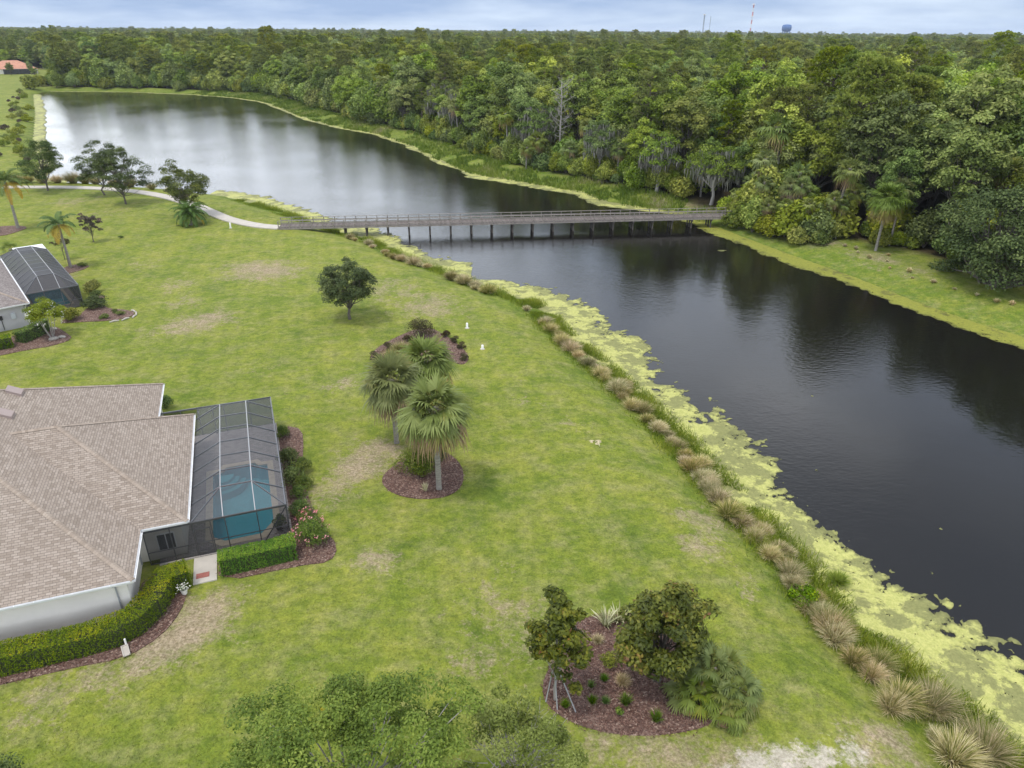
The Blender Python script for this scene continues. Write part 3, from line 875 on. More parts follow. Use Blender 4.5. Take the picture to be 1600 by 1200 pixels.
def sabal(seed, H, n=44, nseg=18, pet=1.15, seg=1.05, tr=0.17, width=0.08, lean=0.3, dead=0.18):
    rng = np.random.default_rng(seed)
    th = H - pet - seg * 0.45
    tw = MB()
    lx, ly = rng.normal(0, lean, 2)
    pts, rs = [], []
    for i in range(13):
        t = i / 12
        pts.append((lx * t * t, ly * t * t, -0.2 + (th + 0.2) * t))
        rs.append(tr * (1.25 if i == 0 else 1.0) * (1 + 0.06 * (i % 2)) + (0.06 if t > 0.85 else 0))
    tw.tube(pts, rs, 9)
    for k in range(16):   # old leaf stubs under the crown
        az = k * 2.4; z = th - 0.1 - 0.05 * k
        a = Vector((lx + math.cos(az) * tr, ly + math.sin(az) * tr, z)); tw.bar(a, a + Vector((math.cos(az) * 0.2, math.sin(az) * 0.2, 0.25)), 0.07, 0.03)
    Q, T = fan_crown(rng, (lx, ly, th), n, pet, seg, nseg, dead=dead, width=width)
    return {'trunk': tw.mesh('trunk', M['palm_bark'], True), 'crown': quadmesh('crown', Q, T, M['palm'])}

def queen(seed, H, n=16, fl=2.6, yellow=0.2, tr=0.13):
    rng = np.random.default_rng(seed)
    th = H - 1.2
    tw = MB()
    tw.tube([(0, 0, -0.2), (0.06, 0, th * 0.4), (0.1, 0.05, th * 0.8), (0.1, 0.05, th + 0.3)], [tr * 1.5, tr * 1.1, tr, tr * 0.8], 9)
    Q, T = [], []
    c = np.array([0.1, 0.05, th + 0.2])
    for i in range(n):
        az = i * 2.39996 + rng.normal(0, 0.15)
        t = (i + 0.5) / n
        el0 = rad(82 - 95 * t)
        L = fl * rng.uniform(0.85, 1.1)
        base = rng.uniform(0, 0.2) if t > 1 - yellow else rng.uniform(0.5, 1.0)
        p = c.copy(); pts = [p.copy()]
        ns = 10
        for k in range(ns):
            el = el0 - rad(95) * ((k + 1) / ns) ** 1.4
            p = p + np.array([math.cos(az) * math.cos(el), math.sin(az) * math.cos(el), math.sin(el)]) * L / ns
            pts.append(p.copy())
        pts = np.array(pts)
        side = np.array([-math.sin(az), math.cos(az), 0])
        for k in range(ns):
            w = side * 0.02
            Q.append(np.stack([pts[k] - w, pts[k] + w, pts[k + 1] + w, pts[k + 1] - w])[None]); T.append([base])
        for k in range(56):
            u = 0.12 + 0.88 * k / 56
            i0 = min(int(u * ns), ns - 1); fr = u * ns - i0
            q = pts[i0] * (1 - fr) + pts[i0 + 1] * fr
            ax = norm(pts[i0 + 1] - pts[i0])
            for sg in (-1, 1):
                ll = 0.62 * math.sin(math.pi * min(1, 0.18 + u * 0.75)) * rng.uniform(0.85, 1.15)
                dr = norm(side * sg + ax * 0.55 + np.array([0, 0, rng.uniform(-0.25, 0.35)]))
                m = q + dr * ll * 0.55; e = q + dr * ll * 0.9 + np.array([0, 0, -0.35 * ll])
                wv = ax * 0.034
                Q.append(np.stack([q - wv * 0.6, q + wv * 0.6, m + wv, m - wv])[None]); T.append([base + rng.normal(0, 0.05)])
                Q.append(np.stack([m - wv, m + wv, e + wv * 0.1, e - wv * 0.1])[None]); T.append([base + rng.normal(0, 0.05)])
    return {'trunk': tw.mesh('trunk', M['palm_bark'], True), 'crown': quadmesh('crown', np.concatenate(Q), np.concatenate([np.asarray(t, float) for t in T]), M['queen'])}

def dead_tree(seed, H, R):
    rng = np.random.default_rng(seed)
    tw, fine = MB(), MB()
    tw.tube([(0, 0, -0.3), (0.2, 0, H * 0.4), (0.1, 0.3, H * 0.75), (0.3, 0.2, H)], [0.25, 0.19, 0.11, 0.03], 7)
    for k in range(26):
        h = H * (0.35 + 0.6 * k / 26); az = k * 2.4 + rng.normal(0, 0.3)
        L = R * rng.uniform(0.5, 1.0) * (1.2 - 0.6 * h / H)
        e = np.array([math.cos(az) * L, math.sin(az) * L, h + L * rng.uniform(0.35, 0.9)])
        limb(tw, (0.15, 0.1, h), e, 0.075, 0.02, rng, 0.08, 4, 4)
        for j in range(9):
            t = rng.uniform(0.35, 1.0)
            b = np.array([0.15, 0.1, h]) * (1 - t) + e * t
            f = b + norm(rng.normal(0, 1, 3) + np.array([0, 0, 0.7])) * rng.uniform(0.5, 1.4)
            limb(fine, b, f, 0.028, 0.012, rng, 0.08, 2, 3)
    return {'trunk': tw.mesh('trunk', M['dead_wood'], True), 'twigs': fine.mesh('twigs', M['dead_wood'])}

def bush(seed, H, R, n, leaf, mleaf, ncl=14, wid=0.55, spread=0.75):
    rng = np.random.default_rng(seed)
    P, N, T = [], [], []
    tw = MB()
    for k in range(ncl):
        d = norm(rng.normal(0, 1, 3)); d[2] = abs(d[2])
        c = np.array([d[0] * R * spread * rng.uniform(0.4, 1), d[1] * R * spread * rng.uniform(0.4, 1), H * (0.28 + 0.5 * d[2] * rng.uniform(0.5, 1.0))])
        limb(tw, (0, 0, 0), c, 0.035, 0.012, rng, 0.05, 2, 4)
        r = R * rng.uniform(0.3, 0.5)
        per = n // ncl
        dd = norm(rng.normal(0, 1, (per, 3)))
        p = c + dd * r * rng.uniform(0.4, 1.0, (per, 1)) ** 0.6 * np.array([1, 1, min(1.3, 0.62 * H / R)])
        p[:, 2] = np.maximum(p[:, 2], 0.03)
        P.append(p); N.append(dd + np.array([0, 0, 0.5])); T.append(np.clip(rng.uniform(0.2, 0.75) + rng.normal(0, 0.17, per), 0, 1))
    Q = leafq(rng, np.concatenate(P), np.concatenate(N), leaf, leaf * wid)
    return {'stems': tw.mesh('stems', M['bark']), 'foliage': quadmesh('foliage', Q, np.concatenate(T), mleaf)}

def grass_clump(seed, n, H, R, mleaf, bw=0.016, tone=(0.2, 1.0), droop=0.55, lean=(0.10, 0.02)):
    rng = np.random.default_rng(seed)
    a = rng.uniform(0, 6.28, n); r0 = R * 0.24 * np.sqrt(rng.uniform(0, 1, n))
    base = np.stack([np.cos(a) * r0, np.sin(a) * r0, np.full(n, -0.05)], 1)
    az = a + rng.normal(0, 0.5, n)
    out = np.stack([np.cos(az), np.sin(az), np.zeros(n)], 1)
    hh = H * rng.uniform(0.55, 1.1, n); sp = R * rng.uniform(0.12, 1.0, n)
    tn = rng.uniform(tone[0], tone[1], n)
    dr = droop * rng.uniform(0.4, 1.2, n) * sp / R
    Q, T = [], []
    prev = None
    ts = (0, 0.33, 0.66, 1.0)
    wv = np.stack([-np.sin(az), np.cos(az), np.zeros(n)], 1)
    wv = norm(wv + rng.normal(0, 0.5, (n, 3)))
    for k, t in enumerate(ts):
        p = base + out * (sp * t ** 1.5)[:, None] + np.array([0, 0, 1.0]) * (hh * (t - dr * t * t * 0.9))[:, None] + np.array([lean[0], lean[1], 0]) * (t * t * H)
        w = bw * (1.0, 1.1, 0.8, 0.12)[k] * rng.uniform(0.7, 1.3)
        if prev is not None:
            Q.append(np.stack([prev[0] - wv * prev[1], prev[0] + wv * prev[1], p + wv * w, p - wv * w], 1))
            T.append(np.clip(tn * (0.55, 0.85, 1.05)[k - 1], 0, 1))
        prev = (p, w)
    return {'blades': quadmesh('blades', np.concatenate(Q), np.concatenate(T), mleaf)}

def plant(parts, name, label, cat, loc, rz=0.0, scale=1.0, group=None):
    t = thing(name, label, cat, loc, rz, group, scale)
    for nm, me in parts.items():
        o_ = ob(nm, me, t)
        if nm == 'twigs': o_['kind'] = 'stuff'
    return t

def at(x, y, dz=0.0):
    return (x, y, gz(x, y) + dz)

# ------------------------------------------------------------------ forest
R0 = random.Random(7)
OAKS = [broadleaf(100 + i, 1.0 * h, r, th, 78, 11000, 0.46, M['forest'], M['bark'], 0.26, -0.6, 0.30, wid=0.62)
        for i, (h, r, th) in enumerate([(14, 4.6, 3.0), (16, 4.4, 4.5), (13, 5.2, 2.5), (17, 4.6, 5.0), (15, 4.0, 4.0), (12, 4.3, 2.0)])]
LIMES = [broadleaf(120 + i, h, r, th, 64, 9000, 0.46, M['lime'], M['bark'], 0.2, -0.65, 0.31, wid=0.62)
         for i, (h, r, th) in enumerate([(12, 4.0, 2.5), (15, 4.2, 4.0)])]
MOSSY = [broadleaf(130 + i, h, r, th, 64, 8000, 0.42, M['forest'], M['dead_wood'], 0.34, -0.55, 0.29, moss=1100, wid=0.6)
         for i, (h, r, th) in enumerate([(12, 5.4, 3.5), (14, 5.0, 4.5)])]
PINES = [pine(140 + i, h, r, 72, M['pine'], 19, 0.55) for i, (h, r) in enumerate([(22, 4.6), (25, 4.9), (19, 4.2), (23, 3.9)])]
PINES.append(pine(148, 26, 6.6, 150, M['pine'], 24, 0.6, 0.30))
PINES.append(pine(149, 24, 6.0, 130, M['pine'], 24, 0.6, 0.34))
PALMS = [sabal(150 + i, h, 42, 12, 1.5, 1.35, 0.19, 0.18, 0.5) for i, h in enumerate((10.0, 13.0, 8.0))]
DEADS = [dead_tree(160 + i, h, 3.6) for i, h in enumerate((16, 14))]
BUSHES = [bush(170 + i, h, r, 4200, 0.40, m, 24, 0.62) for i, (h, r, m) in enumerate([(4.5, 2.6, M['forest']), (3.4, 2.4, M['lime']), (5.8, 2.7, M['forest']), (3.0, 2.2, M['shrub'])])]

KIND = {
    'oak': (OAKS, 'oak_tree', 'tree', 'leafy green broadleaf tree', 'broadleaf trees of the forest'),
    'lime': (LIMES, 'light_green_tree', 'tree', 'bright yellow-green broadleaf tree', 'bright green trees of the forest'),
    'mossy': (MOSSY, 'mossy_oak_tree', 'tree', 'oak hung with grey moss', 'moss-hung oaks of the forest'),
    'pine': (PINES, 'pine_tree', 'pine', 'tall tufted pine', 'pines of the forest'),
    'palm': (PALMS, 'cabbage_palm', 'palm', 'fan-leaved cabbage palm', 'palms of the forest'),
    'dead': (DEADS, 'bare_tree', 'tree', 'bare grey leafless tree', 'bare trees of the forest'),
    'bush': (BUSHES, 'edge_shrub', 'shrub', 'bushy green shrub', 'shrubs of the forest edge'),
}
camR = Vector((math.cos(ROLL), 0, 0))
def proj(x, y, z):
    v = cam.matrix_world.inverted() @ Vector((x, y, z))
    if v.z > -0.1: return None
    f = 1110.0
    return 800 + f * v.x / -v.z, 600 - f * v.y / -v.z

def forest_tree(kind, x, y, scale=1.0, var=None, label=None, rz=None, z=None):
    protos, name, cat, lab, grp = KIND[kind]
    p = protos[R0.randrange(min(4, len(protos)) if kind == 'pine' else len(protos)) if var is None else var]
    s = (scale * R0.uniform(0.92, 1.08), scale * R0.uniform(0.92, 1.08), scale)
    if not label:
        fd_ = float(seg_dist(FOREST, np.array([x]), np.array([y]), True)[0])
        row = 'front row' if fd_ < 6 else ('second rows' if fd_ < 22 else 'deep inside')
        where = ('beyond the far pond end' if y > 320 else 'across the wide pond' if x < -40 else 'behind the marsh bank' if x < 24 else 'by the bridge end' if x < 50 else 'behind the lone palm')
        lab = lab + ', ' + row + ' of forest ' + where
        grp = grp + ', ' + row + ' ' + where
    return plant(p, name, label or lab, cat, (x, y, gz(x, y) if z is None else z), R0.uniform(0, 6.28) if rz is None else rz, s, None if label else grp)

HERO = [  # trees one can single out
    ('pine', 59.5, 127, 1.0, 4, 'tallest pine, its broad crown rising above the bank right of the bridge end'),
    ('pine', 49.5, 140, 0.85, 5, 'bushy pine just right of the bridge end, left of the tallest pine'),
    ('pine', 71, 137, 0.95, 5, 'full-crowned pine behind and right of the tallest pine above the right bank'),
    ('pine', 70, 170, 1.03, 4, 'pine with spreading top rising up near the horizon, right of centre'),
    ('pine', 92, 172, 0.95, 5, 'full-crowned pine on the right, deep behind the yellow-green tree'),
    ('mossy', 38.5, 139.5, 0.95, 0, 'oak trailing grey moss right beside the forest end of the footbridge'),
    ('mossy', 29.5, 149.0, 0.85, 1, 'low moss-hung oak leaning over the bank just left of the bridge end'),
    ('lime', 84, 132, 0.85, 0, 'bright yellow-green tree near the right edge behind the big dark oak'),
    ('dead', 27, 215, 1.05, 0, 'bare grey tree standing above the green crowns behind the bridge'),
    ('dead', 20, 186, 0.9, 1, 'smaller bare grey tree behind the marsh bank left of the bridge'),
    ('dead', 56, 176, 0.8, 1, 'bare grey twiggy crown in the forest behind the bridge end'),
]
taken = []
for k, x, y, s, v, lab in HERO:
    forest_tree(k, x, y, s, v, lab); taken.append((x, y, 3.6))
taken += [(63.8, 90.5, 7.5), (55.57, 106.74, 4.0)]
for i, (x, y, s) in enumerate(((46.5, 121.5, .9), (49.3, 117, .75), (52.6, 115.8, 1.0), (48.5, 124, 1.1), (44.5, 127.5, .95), (56.3, 118.5, .85), (-1.5, 187.5, 1.05), (5.5, 180.5, 1.1), (13, 171.5, .95), (23, 161.5, .9), (3, 176.5, .85), (9, 190, 1.1), (45.2, 117.2, .5), (47.3, 114.2, .55), (50.2, 114.0, .6), (52.2, 113.6, .5), (43.2, 120.5, .6), (42.2, 124.5, .7), (49.6, 120.3, .8), (54.5, 117.3, .65), (46.8, 119.5, .7))):
    forest_tree('palm', x, y, s); taken.append((x, y, 2.2))

def scatter(spacing, ymin, ymax, rmax, seed, margin):
    rng = random.Random(seed)
    pts = []
    row = 0
    y = ymin
    while y < ymax:
        lim = max(60, abs(y) * 0.86 + 90)
        x = -lim + (row % 2) * spacing / 2
        while x < lim:
            pts.append((x + rng.uniform(-.42, .42) * spacing, y + rng.uniform(-.42, .42) * spacing)); x += spacing
        y += spacing * 0.87; row += 1
    A = np.array(pts)
    x, y = A[:, 0], A[:, 1]
    k = inside(FOREST, x, y) & (np.hypot(x, y) < rmax)
    return A[k]

cand = scatter(6.6, 40, 900, 900, 3, 0)
dist = np.hypot(cand[:, 0], cand[:, 1])
order = np.argsort(dist)
fd_all = seg_dist(FOREST, cand[:, 0], cand[:, 1], True)
counts = {}
MAXN = 520
placed = 0
far_pts = []
for i in order:
    x, y = map(float, cand[i])
    if any((x - a) ** 2 + (y - b) ** 2 < r * r for a, b, r in taken): continue
    pr = proj(x, y, 8.0)
    vis = pr is not None and -90 < pr[0] < 1690 and pr[1] > -200
    n1 = mnoise.noise((x * 0.022, y * 0.022, 0.5)); n2 = mnoise.noise((x * 0.05, y * 0.05, 7.5)); u = R0.random()
    edge = fd_all[i] < 5
    left = x < -30
    k = 'oak'
    if left:
        k = 'pine' if u < 0.22 + 0.3 * n1 else 'oak'
        if u > 0.94: k = 'lime'
    else:
        if u < 0.17 + 0.22 * n2: k = 'palm'
        elif u < 0.28 + 0.18 * n2 - 0.12 * (y > 220): k = 'lime'
        elif u < 0.33 + 0.22 * n1: k = 'pine'
        elif u < 0.45: k = 'mossy'
        elif u > 0.965 and x < 40: k = 'dead'
    sc = R0.uniform(0.86, 1.32)
    if left: sc *= 1.14
    if x > 48 and y < 190: sc *= 1.12
    if edge: sc *= 0.80
    if k == 'pine': sc *= 0.82 if not left else 0.92
    if vis and placed < MAXN and counts.get(k, 0) < 290:
        forest_tree(k, x, y, sc); counts[k] = counts.get(k, 0) + 1; placed += 1
    elif vis or (pr is not None and -500 < pr[0] < 2100):
        far_pts.append((x, y, gz(x, y) if y < 470 else 0.0, sc))

# shrubs along the forest edge
FE = FOREST[0:21]
nb = 0
for (ax, ay), (bx, by) in zip(FE[:-1], FE[1:]):
    L = math.hypot(bx - ax, by - ay)
    step = 1.7 if ay < 260 else 2.4
    for k in range(int(L / step)):
        t = (k + R0.random()) / max(1, int(L / step))
        x, y = ax + (bx - ax) * t, ay + (by - ay) * t
        nx, ny = (by - ay) / L, -(bx - ax) / L
        o = R0.uniform(-1.2, 3.6)
        x += -nx * o; y += -ny * o
        pr = proj(x, y, 1)
        if pr is None or not (-30 < pr[0] < 1640): continue
        if 53 < x < 62 and 100 < y < 116 and R0.random() < 0.5: continue
        if 34 < x < 41 and 134 < y < 146: continue
        if (x - 63.8) ** 2 + (y - 90.5) ** 2 < 90: continue
        if ay < 300 and k % 2 == 0:      # taller understorey just behind, closing the gaps between trunks
            xb, yb = x - nx * R0.uniform(3.5, 6.5), y - ny * R0.uniform(3.5, 6.5)
            if (xb - 63.8) ** 2 + (yb - 90.5) ** 2 > 90: forest_tree('bush', xb, yb, R0.uniform(1.5, 2.1))
        forest_tree('bush', x, y, R0.uniform(0.7, 1.35) * (1.9 if y > 260 else 1.0)); nb += 1

# everything farther away reads as one mass
rf = random.Random(11)
for sp, y0, y1, r0, r1, s0 in ((8.5, 300, 1700, 900, 1700, 1.2), (17, 600, 4600, 1700, 4600, 1.75)):
    A = scatter(sp, y0, y1, r1, 5 + int(sp), 0)
    d = np.hypot(A[:, 0], A[:, 1])
    for x, y in A[d > r0].tolist():
        if abs(x) > 0.83 * y + 40: continue
        if mnoise.noise((x * 0.0016, y * 0.0016, 2.2)) > 0.38 and y > 1000: continue   # open pasture
        far_pts.append((x, y, 0.0, s0 * rf.uniform(0.75, 1.2)))

def distant_forest(pts, sources):
    me = bpy.data.meshes.new('distant_forest')
    me.vertices.add(len(pts))
    A = np.array(pts, np.float32)
    me.vertices.foreach_set('co', np.ascontiguousarray(A[:, :3]).ravel())
    at_ = me.attributes.new('sc', 'FLOAT_VECTOR', 'POINT'); at_.data.foreach_set('vector', np.stack([A[:, 3], A[:, 3], np.minimum(A[:, 3], 1.15) * np.random.default_rng(2).choice([0.8, 0.92, 1.02, 1.2], len(A), p=[.3, .4, .27, .03])], 1).astype(np.float32).ravel())
    o = ob('distant_forest', me)
    ng = bpy.data.node_groups.new('forest_mass', 'GeometryNodeTree')
    ng.interface.new_socket(name='Geometry', in_out='INPUT', socket_type='NodeSocketGeometry')
    ng.interface.new_socket(name='Geometry', in_out='OUTPUT', socket_type='NodeSocketGeometry')
    N, Lk = ng.nodes, ng.links
    gi, go = N.new('NodeGroupInput'), N.new('NodeGroupOutput')
    jn = N.new('GeometryNodeJoinGeometry')
    for s_ in sources:
        oi = N.new('GeometryNodeObjectInfo'); oi.transform_space = 'ORIGINAL'; oi.inputs['Object'].default_value = s_
        ti = N.new('GeometryNodeGeometryToInstance')
        Lk.new(oi.outputs['Geometry'], ti.inputs[0]); Lk.new(ti.outputs[0], jn.inputs[0])
    ip = N.new('GeometryNodeInstanceOnPoints')
    ip.inputs['Pick Instance'].default_value = True
    rv = N.new('FunctionNodeRandomValue'); rv.data_type = 'INT'
    rv.inputs[4].default_value = 0; rv.inputs[5].default_value = len(sources) - 1
    rr = N.new('FunctionNodeRandomValue'); rr.data_type = 'FLOAT_VECTOR'
    rr.inputs[0].default_value = (0, 0, 0); rr.inputs[1].default_value = (0, 0, 6.283)
    na = N.new('GeometryNodeInputNamedAttribute'); na.data_type = 'FLOAT_VECTOR'; na.inputs['Name'].default_value = 'sc'
    Lk.new(gi.outputs[0], ip.inputs['Points']); Lk.new(jn.outputs[0], ip.inputs['Instance'])
    Lk.new(rv.outputs[2], ip.inputs['Instance Index']); Lk.new(rr.outputs[0], ip.inputs['Rotation'])
    Lk.new(na.outputs['Attribute'], ip.inputs['Scale'])
    Lk.new(ip.outputs[0], go.inputs[0])
    md = o.modifiers.new('trees', 'NODES'); md.node_group = ng
    return tag(o, 'dense green forest canopy stretching away to the horizon', 'forest', kind='stuff')

src = []
seen = set()
want = [p['crown'] for p in OAKS] * 2 + [PINES[0]['crown'], PINES[2]['crown']] + [LIMES[1]['crown'], LIMES[0]['crown'], PALMS[1]['crown'], PALMS[0]['crown']]
byme = {}
for o in bpy.data.objects:
    if o.type == 'MESH' and o.name.startswith('crown'):
        byme.setdefault(o.data, o)
src = [byme[m_] for m_ in want if m_ in byme]
distant_forest(far_pts, src)

# marsh grass on the far bank: an uncountable fringe
def marsh():
    rng = np.random.default_rng(5)
    P = []
    segs = list(zip(FAR[2:18], FAR[3:19]))
    for (ax, ay), (bx, by) in segs:
        L = math.hypot(bx - ax, by - ay)
        n = int(L * (60 if ay < 200 else 34))
        t = rng.uniform(0, 1, n)
        nx, ny = (by - ay) / L, -(bx - ax) / L
        o = rng.uniform(-1.5, 15, n)
        P.append(np.stack([ax + (bx - ax) * t - nx * o, ay + (by - ay) * t - ny * o], 1))
    for (ax, ay), (bx, by) in zip(FAR[18:24], FAR[19:25]):
        L = math.hypot(bx - ax, by - ay); n = 0
        t = rng.uniform(0, 1, n); nx, ny = (by - ay) / L, -(bx - ax) / L
        o = rng.uniform(-0.3, 3.0, n)
        P.append(np.stack([ax + (bx - ax) * t - nx * o, ay + (by - ay) * t - ny * o], 1))
    P = np.concatenate(P)
    k = (~inside(FOREST, P[:, 0], P[:, 1])) & (sd_water(P[:, 0], P[:, 1]) > -0.8)
    # leave patches
    dens = np.array([mnoise.noise((x * 0.12, y * 0.12, 4)) for x, y in P.tolist()])
    k &= dens > -0.25
    P, dens = P[k], dens[k]
    nb_ = 5
    n = len(P)
    b = np.repeat(np.stack([P[:, 0], P[:, 1], np.maximum(gz_arr(P[:, 0], P[:, 1]), WZ)], 1), nb_, 0)
    b[:, :2] += rng.normal(0, 0.22, (n * nb_, 2))
    a = rng.uniform(0, 6.28, n * nb_)
    s = np.stack([np.cos(a), np.sin(a), 0 * a], 1)
    h = rng.uniform(0.35, 0.95, n * nb_)[:, None]
    tip = b + np.concatenate([rng.normal(0, 0.3, (n * nb_, 2)) * h, h], 1)
    w = 0.07
    Q = np.stack([b - s * w, b + s * w, tip + s * w * 0.2, tip - s * w * 0.2], 1)
    T = np.clip(np.repeat(0.35 + dens * 0.9, nb_) + rng.normal(0, 0.14, n * nb_), 0, 1)
    tag(ob('marsh_grass', quadmesh('marsh_grass', Q, T, M['marsh'])), 'bright green marsh grass fringe along the far bank below the trees', 'grass', kind='stuff')
marsh()

# ------------------------------------------------------------------ far bank right of the bridge: lone palm, big oak, dry tufts
plant(sabal(301, 10.6, 120, 22, 1.75, 1.55, 0.2, 0.13, 0.1, dead=0.25), 'cabbage_palm', 'lone round-headed cabbage palm standing free on the grassy right bank', 'palm', at(55.57, 106.74), 0.5)
BIGOAK = broadleaf(302, 12.6, 8.2, -1.5, 150, 34000, 0.36, M['oak'], M['bark'], 0.5, -0.7, 0.22, wid=0.6)
plant(BIGOAK, 'oak_tree', 'big dark spreading oak overhanging the grassy bank at the right edge', 'tree', at(63.8, 90.5), 0.3, 1.05)
plant(BIGOAK, 'oak_tree', 'dark oak behind the spreading oak, crown merging at the right edge', 'tree', at(80, 108), 2.1, 1.0)
CLUMP_TAN = [grass_clump(400 + i, n, h, r, M['tan_grass'], 0.012, (0.15, 1.0)) for i, (n, h, r) in enumerate([(900, 1.2, 1.1), (820, 1.05, 1.0), (950, 1.3, 1.2), (780, 1.0, 0.95), (850, 1.15, 1.05)])]
CLUMP_GREEN = [grass_clump(420 + i, n, h, r, M['tan_grass'], 0.014, (0.05, 0.66)) for i, (n, h, r) in enumerate([(950, 1.5, 1.35), (850, 1.3, 1.2)])]
TUFT = [grass_clump(440 + i, 160, h, 0.6, M['tan_grass'], 0.03, (0.3, 1.0)) for i, h in enumerate((0.7, 0.9))]
for i, (x, y) in enumerate([(56.3, 104.2), (54.1, 98.9), (55.3, 94.7), (55.8, 96.8), (56.9, 92.4), (52.5, 106.0), (51.9, 109.2), (53.2, 103.5), (54.9, 101.5), (59.6, 87.0), (60.7, 84.6), (61.9, 83.4), (58.2, 89.5), (52.9, 107.6)]):
    plant(TUFT[i % 2], 'dry_grass_tuft', 'small dry tan grass tuft on the mown right bank near the lone palm', 'grass', at(x, y), i * 1.3, R0.uniform(0.45, 0.9), 'dry tufts on the right bank')

# ------------------------------------------------------------------ near bank: row of ornamental grass clumps
bank = [(22.6, 22.9, 'g', 1.15, 'largest green grass clump, beside the algae in the bottom right corner'),
        (20.6, 22.4, 't', 1.3, 'big tan-green grass clump at the lower right end of the bank row'),
        (21.6, 24.6, 't', 0.8, None), (20.2, 25.6, 't', 1.05, None), (19.3, 25.0, 't', 0.8, None), (19.2, 27.1, 't', 0.9, None), (20.1, 28.0, 'g', 1.05, 'green-tan grass clump on the water side of the row, beside the widest algae'),
        (18.6, 28.4, 't', 0.9, None), (18.8, 29.9, 't', 0.85, None), (18.3, 31.2, 't', 1.0, None), (17.6, 32.0, 't', 0.8, None), (18.6, 33.2, 't', 0.7, None), (17.2, 34.6, 't', 0.85, None), (17.9, 35.3, 't', 0.75, None),
        (17.1, 36.6, 't', 0.95, None), (17.9, 37.8, 'g', 0.75, 'small green grass clump standing slightly lower than the tan row by the canal'), (16.7, 38.6, 't', 0.95, None), (17.4, 39.4, 't', 0.8, None),
        (16.1, 40.2, 't', 0.9, None), (15.5, 41.5, 't', 1.0, None), (16.2, 42.2, 't', 0.85, None), (15.2, 43.3, 't', 0.9, None), (14.8, 44.6, 't', 1.05, None), (15.4, 45.2, 't', 0.8, None), (14.4, 46.2, 't', 0.9, None),
        (14.7, 47.4, 't', 0.95, None), (13.8, 48.4, 't', 0.85, None), (14.2, 49.6, 't', 0.75, None), (13.3, 51.2, 't', 0.85, None), (12.7, 53.2, 't', 1.0, None), (13.3, 53.8, 't', 0.8, None), (12.1, 55.4, 't', 0.8, None),
        (11.2, 57.6, 't', 0.95, None), (10.6, 59.6, 't', 0.95, None), (9.9, 61.0, 't', 1.1, None), (10.6, 61.8, 't', 0.9, None), (9.1, 62.8, 't', 1.05, None), (8.6, 64.6, 't', 1.1, None), (9.2, 65.2, 't', 0.8, None),
        (7.6, 66.6, 't', 1.05, None), (6.9, 68.4, 't', 1.1, None), (6.4, 70.6, 't', 1.0, None), (5.6, 72.6, 't', 1.1, None), (5.0, 74.6, 't', 0.95, None), (4.3, 76.2, 't', 1.0, None), (3.6, 78.4, 't', 0.9, None), (1.7, 82.6, 't', 0.75, None),
        (-3.2, 88.6, 't', 1.0, None), (-4.2, 89.4, 't', 0.75, None), (-5.2, 91.0, 't', 1.2, None), (-6.8, 92.6, 't', 1.2, None), (-8.6, 93.9, 't', 0.95, None), (-7.2, 94.6, 't', 0.75, None), (-12.4, 99.9, 't', 1.05, None), (-14.6, 101.6, 't', 1.25, None),
        (-17.9, 103.7, 't', 0.75, None), (-19.6, 106.2, 't', 0.75, None), (-22.0, 109.6, 't', 0.8, None), (-25.6, 113.2, 't', 0.8, None), (-27.0, 115.0, 't', 0.7, None)]
rb_ = random.Random(17)
extra = []
for (x0, y0, *_), (x1, y1, *_) in zip(bank[:-1], bank[1:]):
    if abs(y1 - y0) < 4 and rb_.random() < 0.8:
        t_ = rb_.uniform(0.3, 0.7)
        extra.append((x0 + (x1 - x0) * t_ + rb_.uniform(-0.3, 0.9), y0 + (y1 - y0) * t_ + rb_.uniform(-0.2, 0.5), 'g' if rb_.random() < 0.45 else 't', rb_.uniform(0.5, 0.95), None))
for i, (x, y, k, s, lab) in enumerate(bank + extra):
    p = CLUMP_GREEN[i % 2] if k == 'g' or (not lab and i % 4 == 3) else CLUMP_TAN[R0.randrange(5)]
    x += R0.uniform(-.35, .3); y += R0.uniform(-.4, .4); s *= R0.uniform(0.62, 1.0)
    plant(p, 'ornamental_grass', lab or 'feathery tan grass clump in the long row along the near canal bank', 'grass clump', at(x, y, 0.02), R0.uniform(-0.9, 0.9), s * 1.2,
          None if lab else 'tan grass clumps along the near bank')

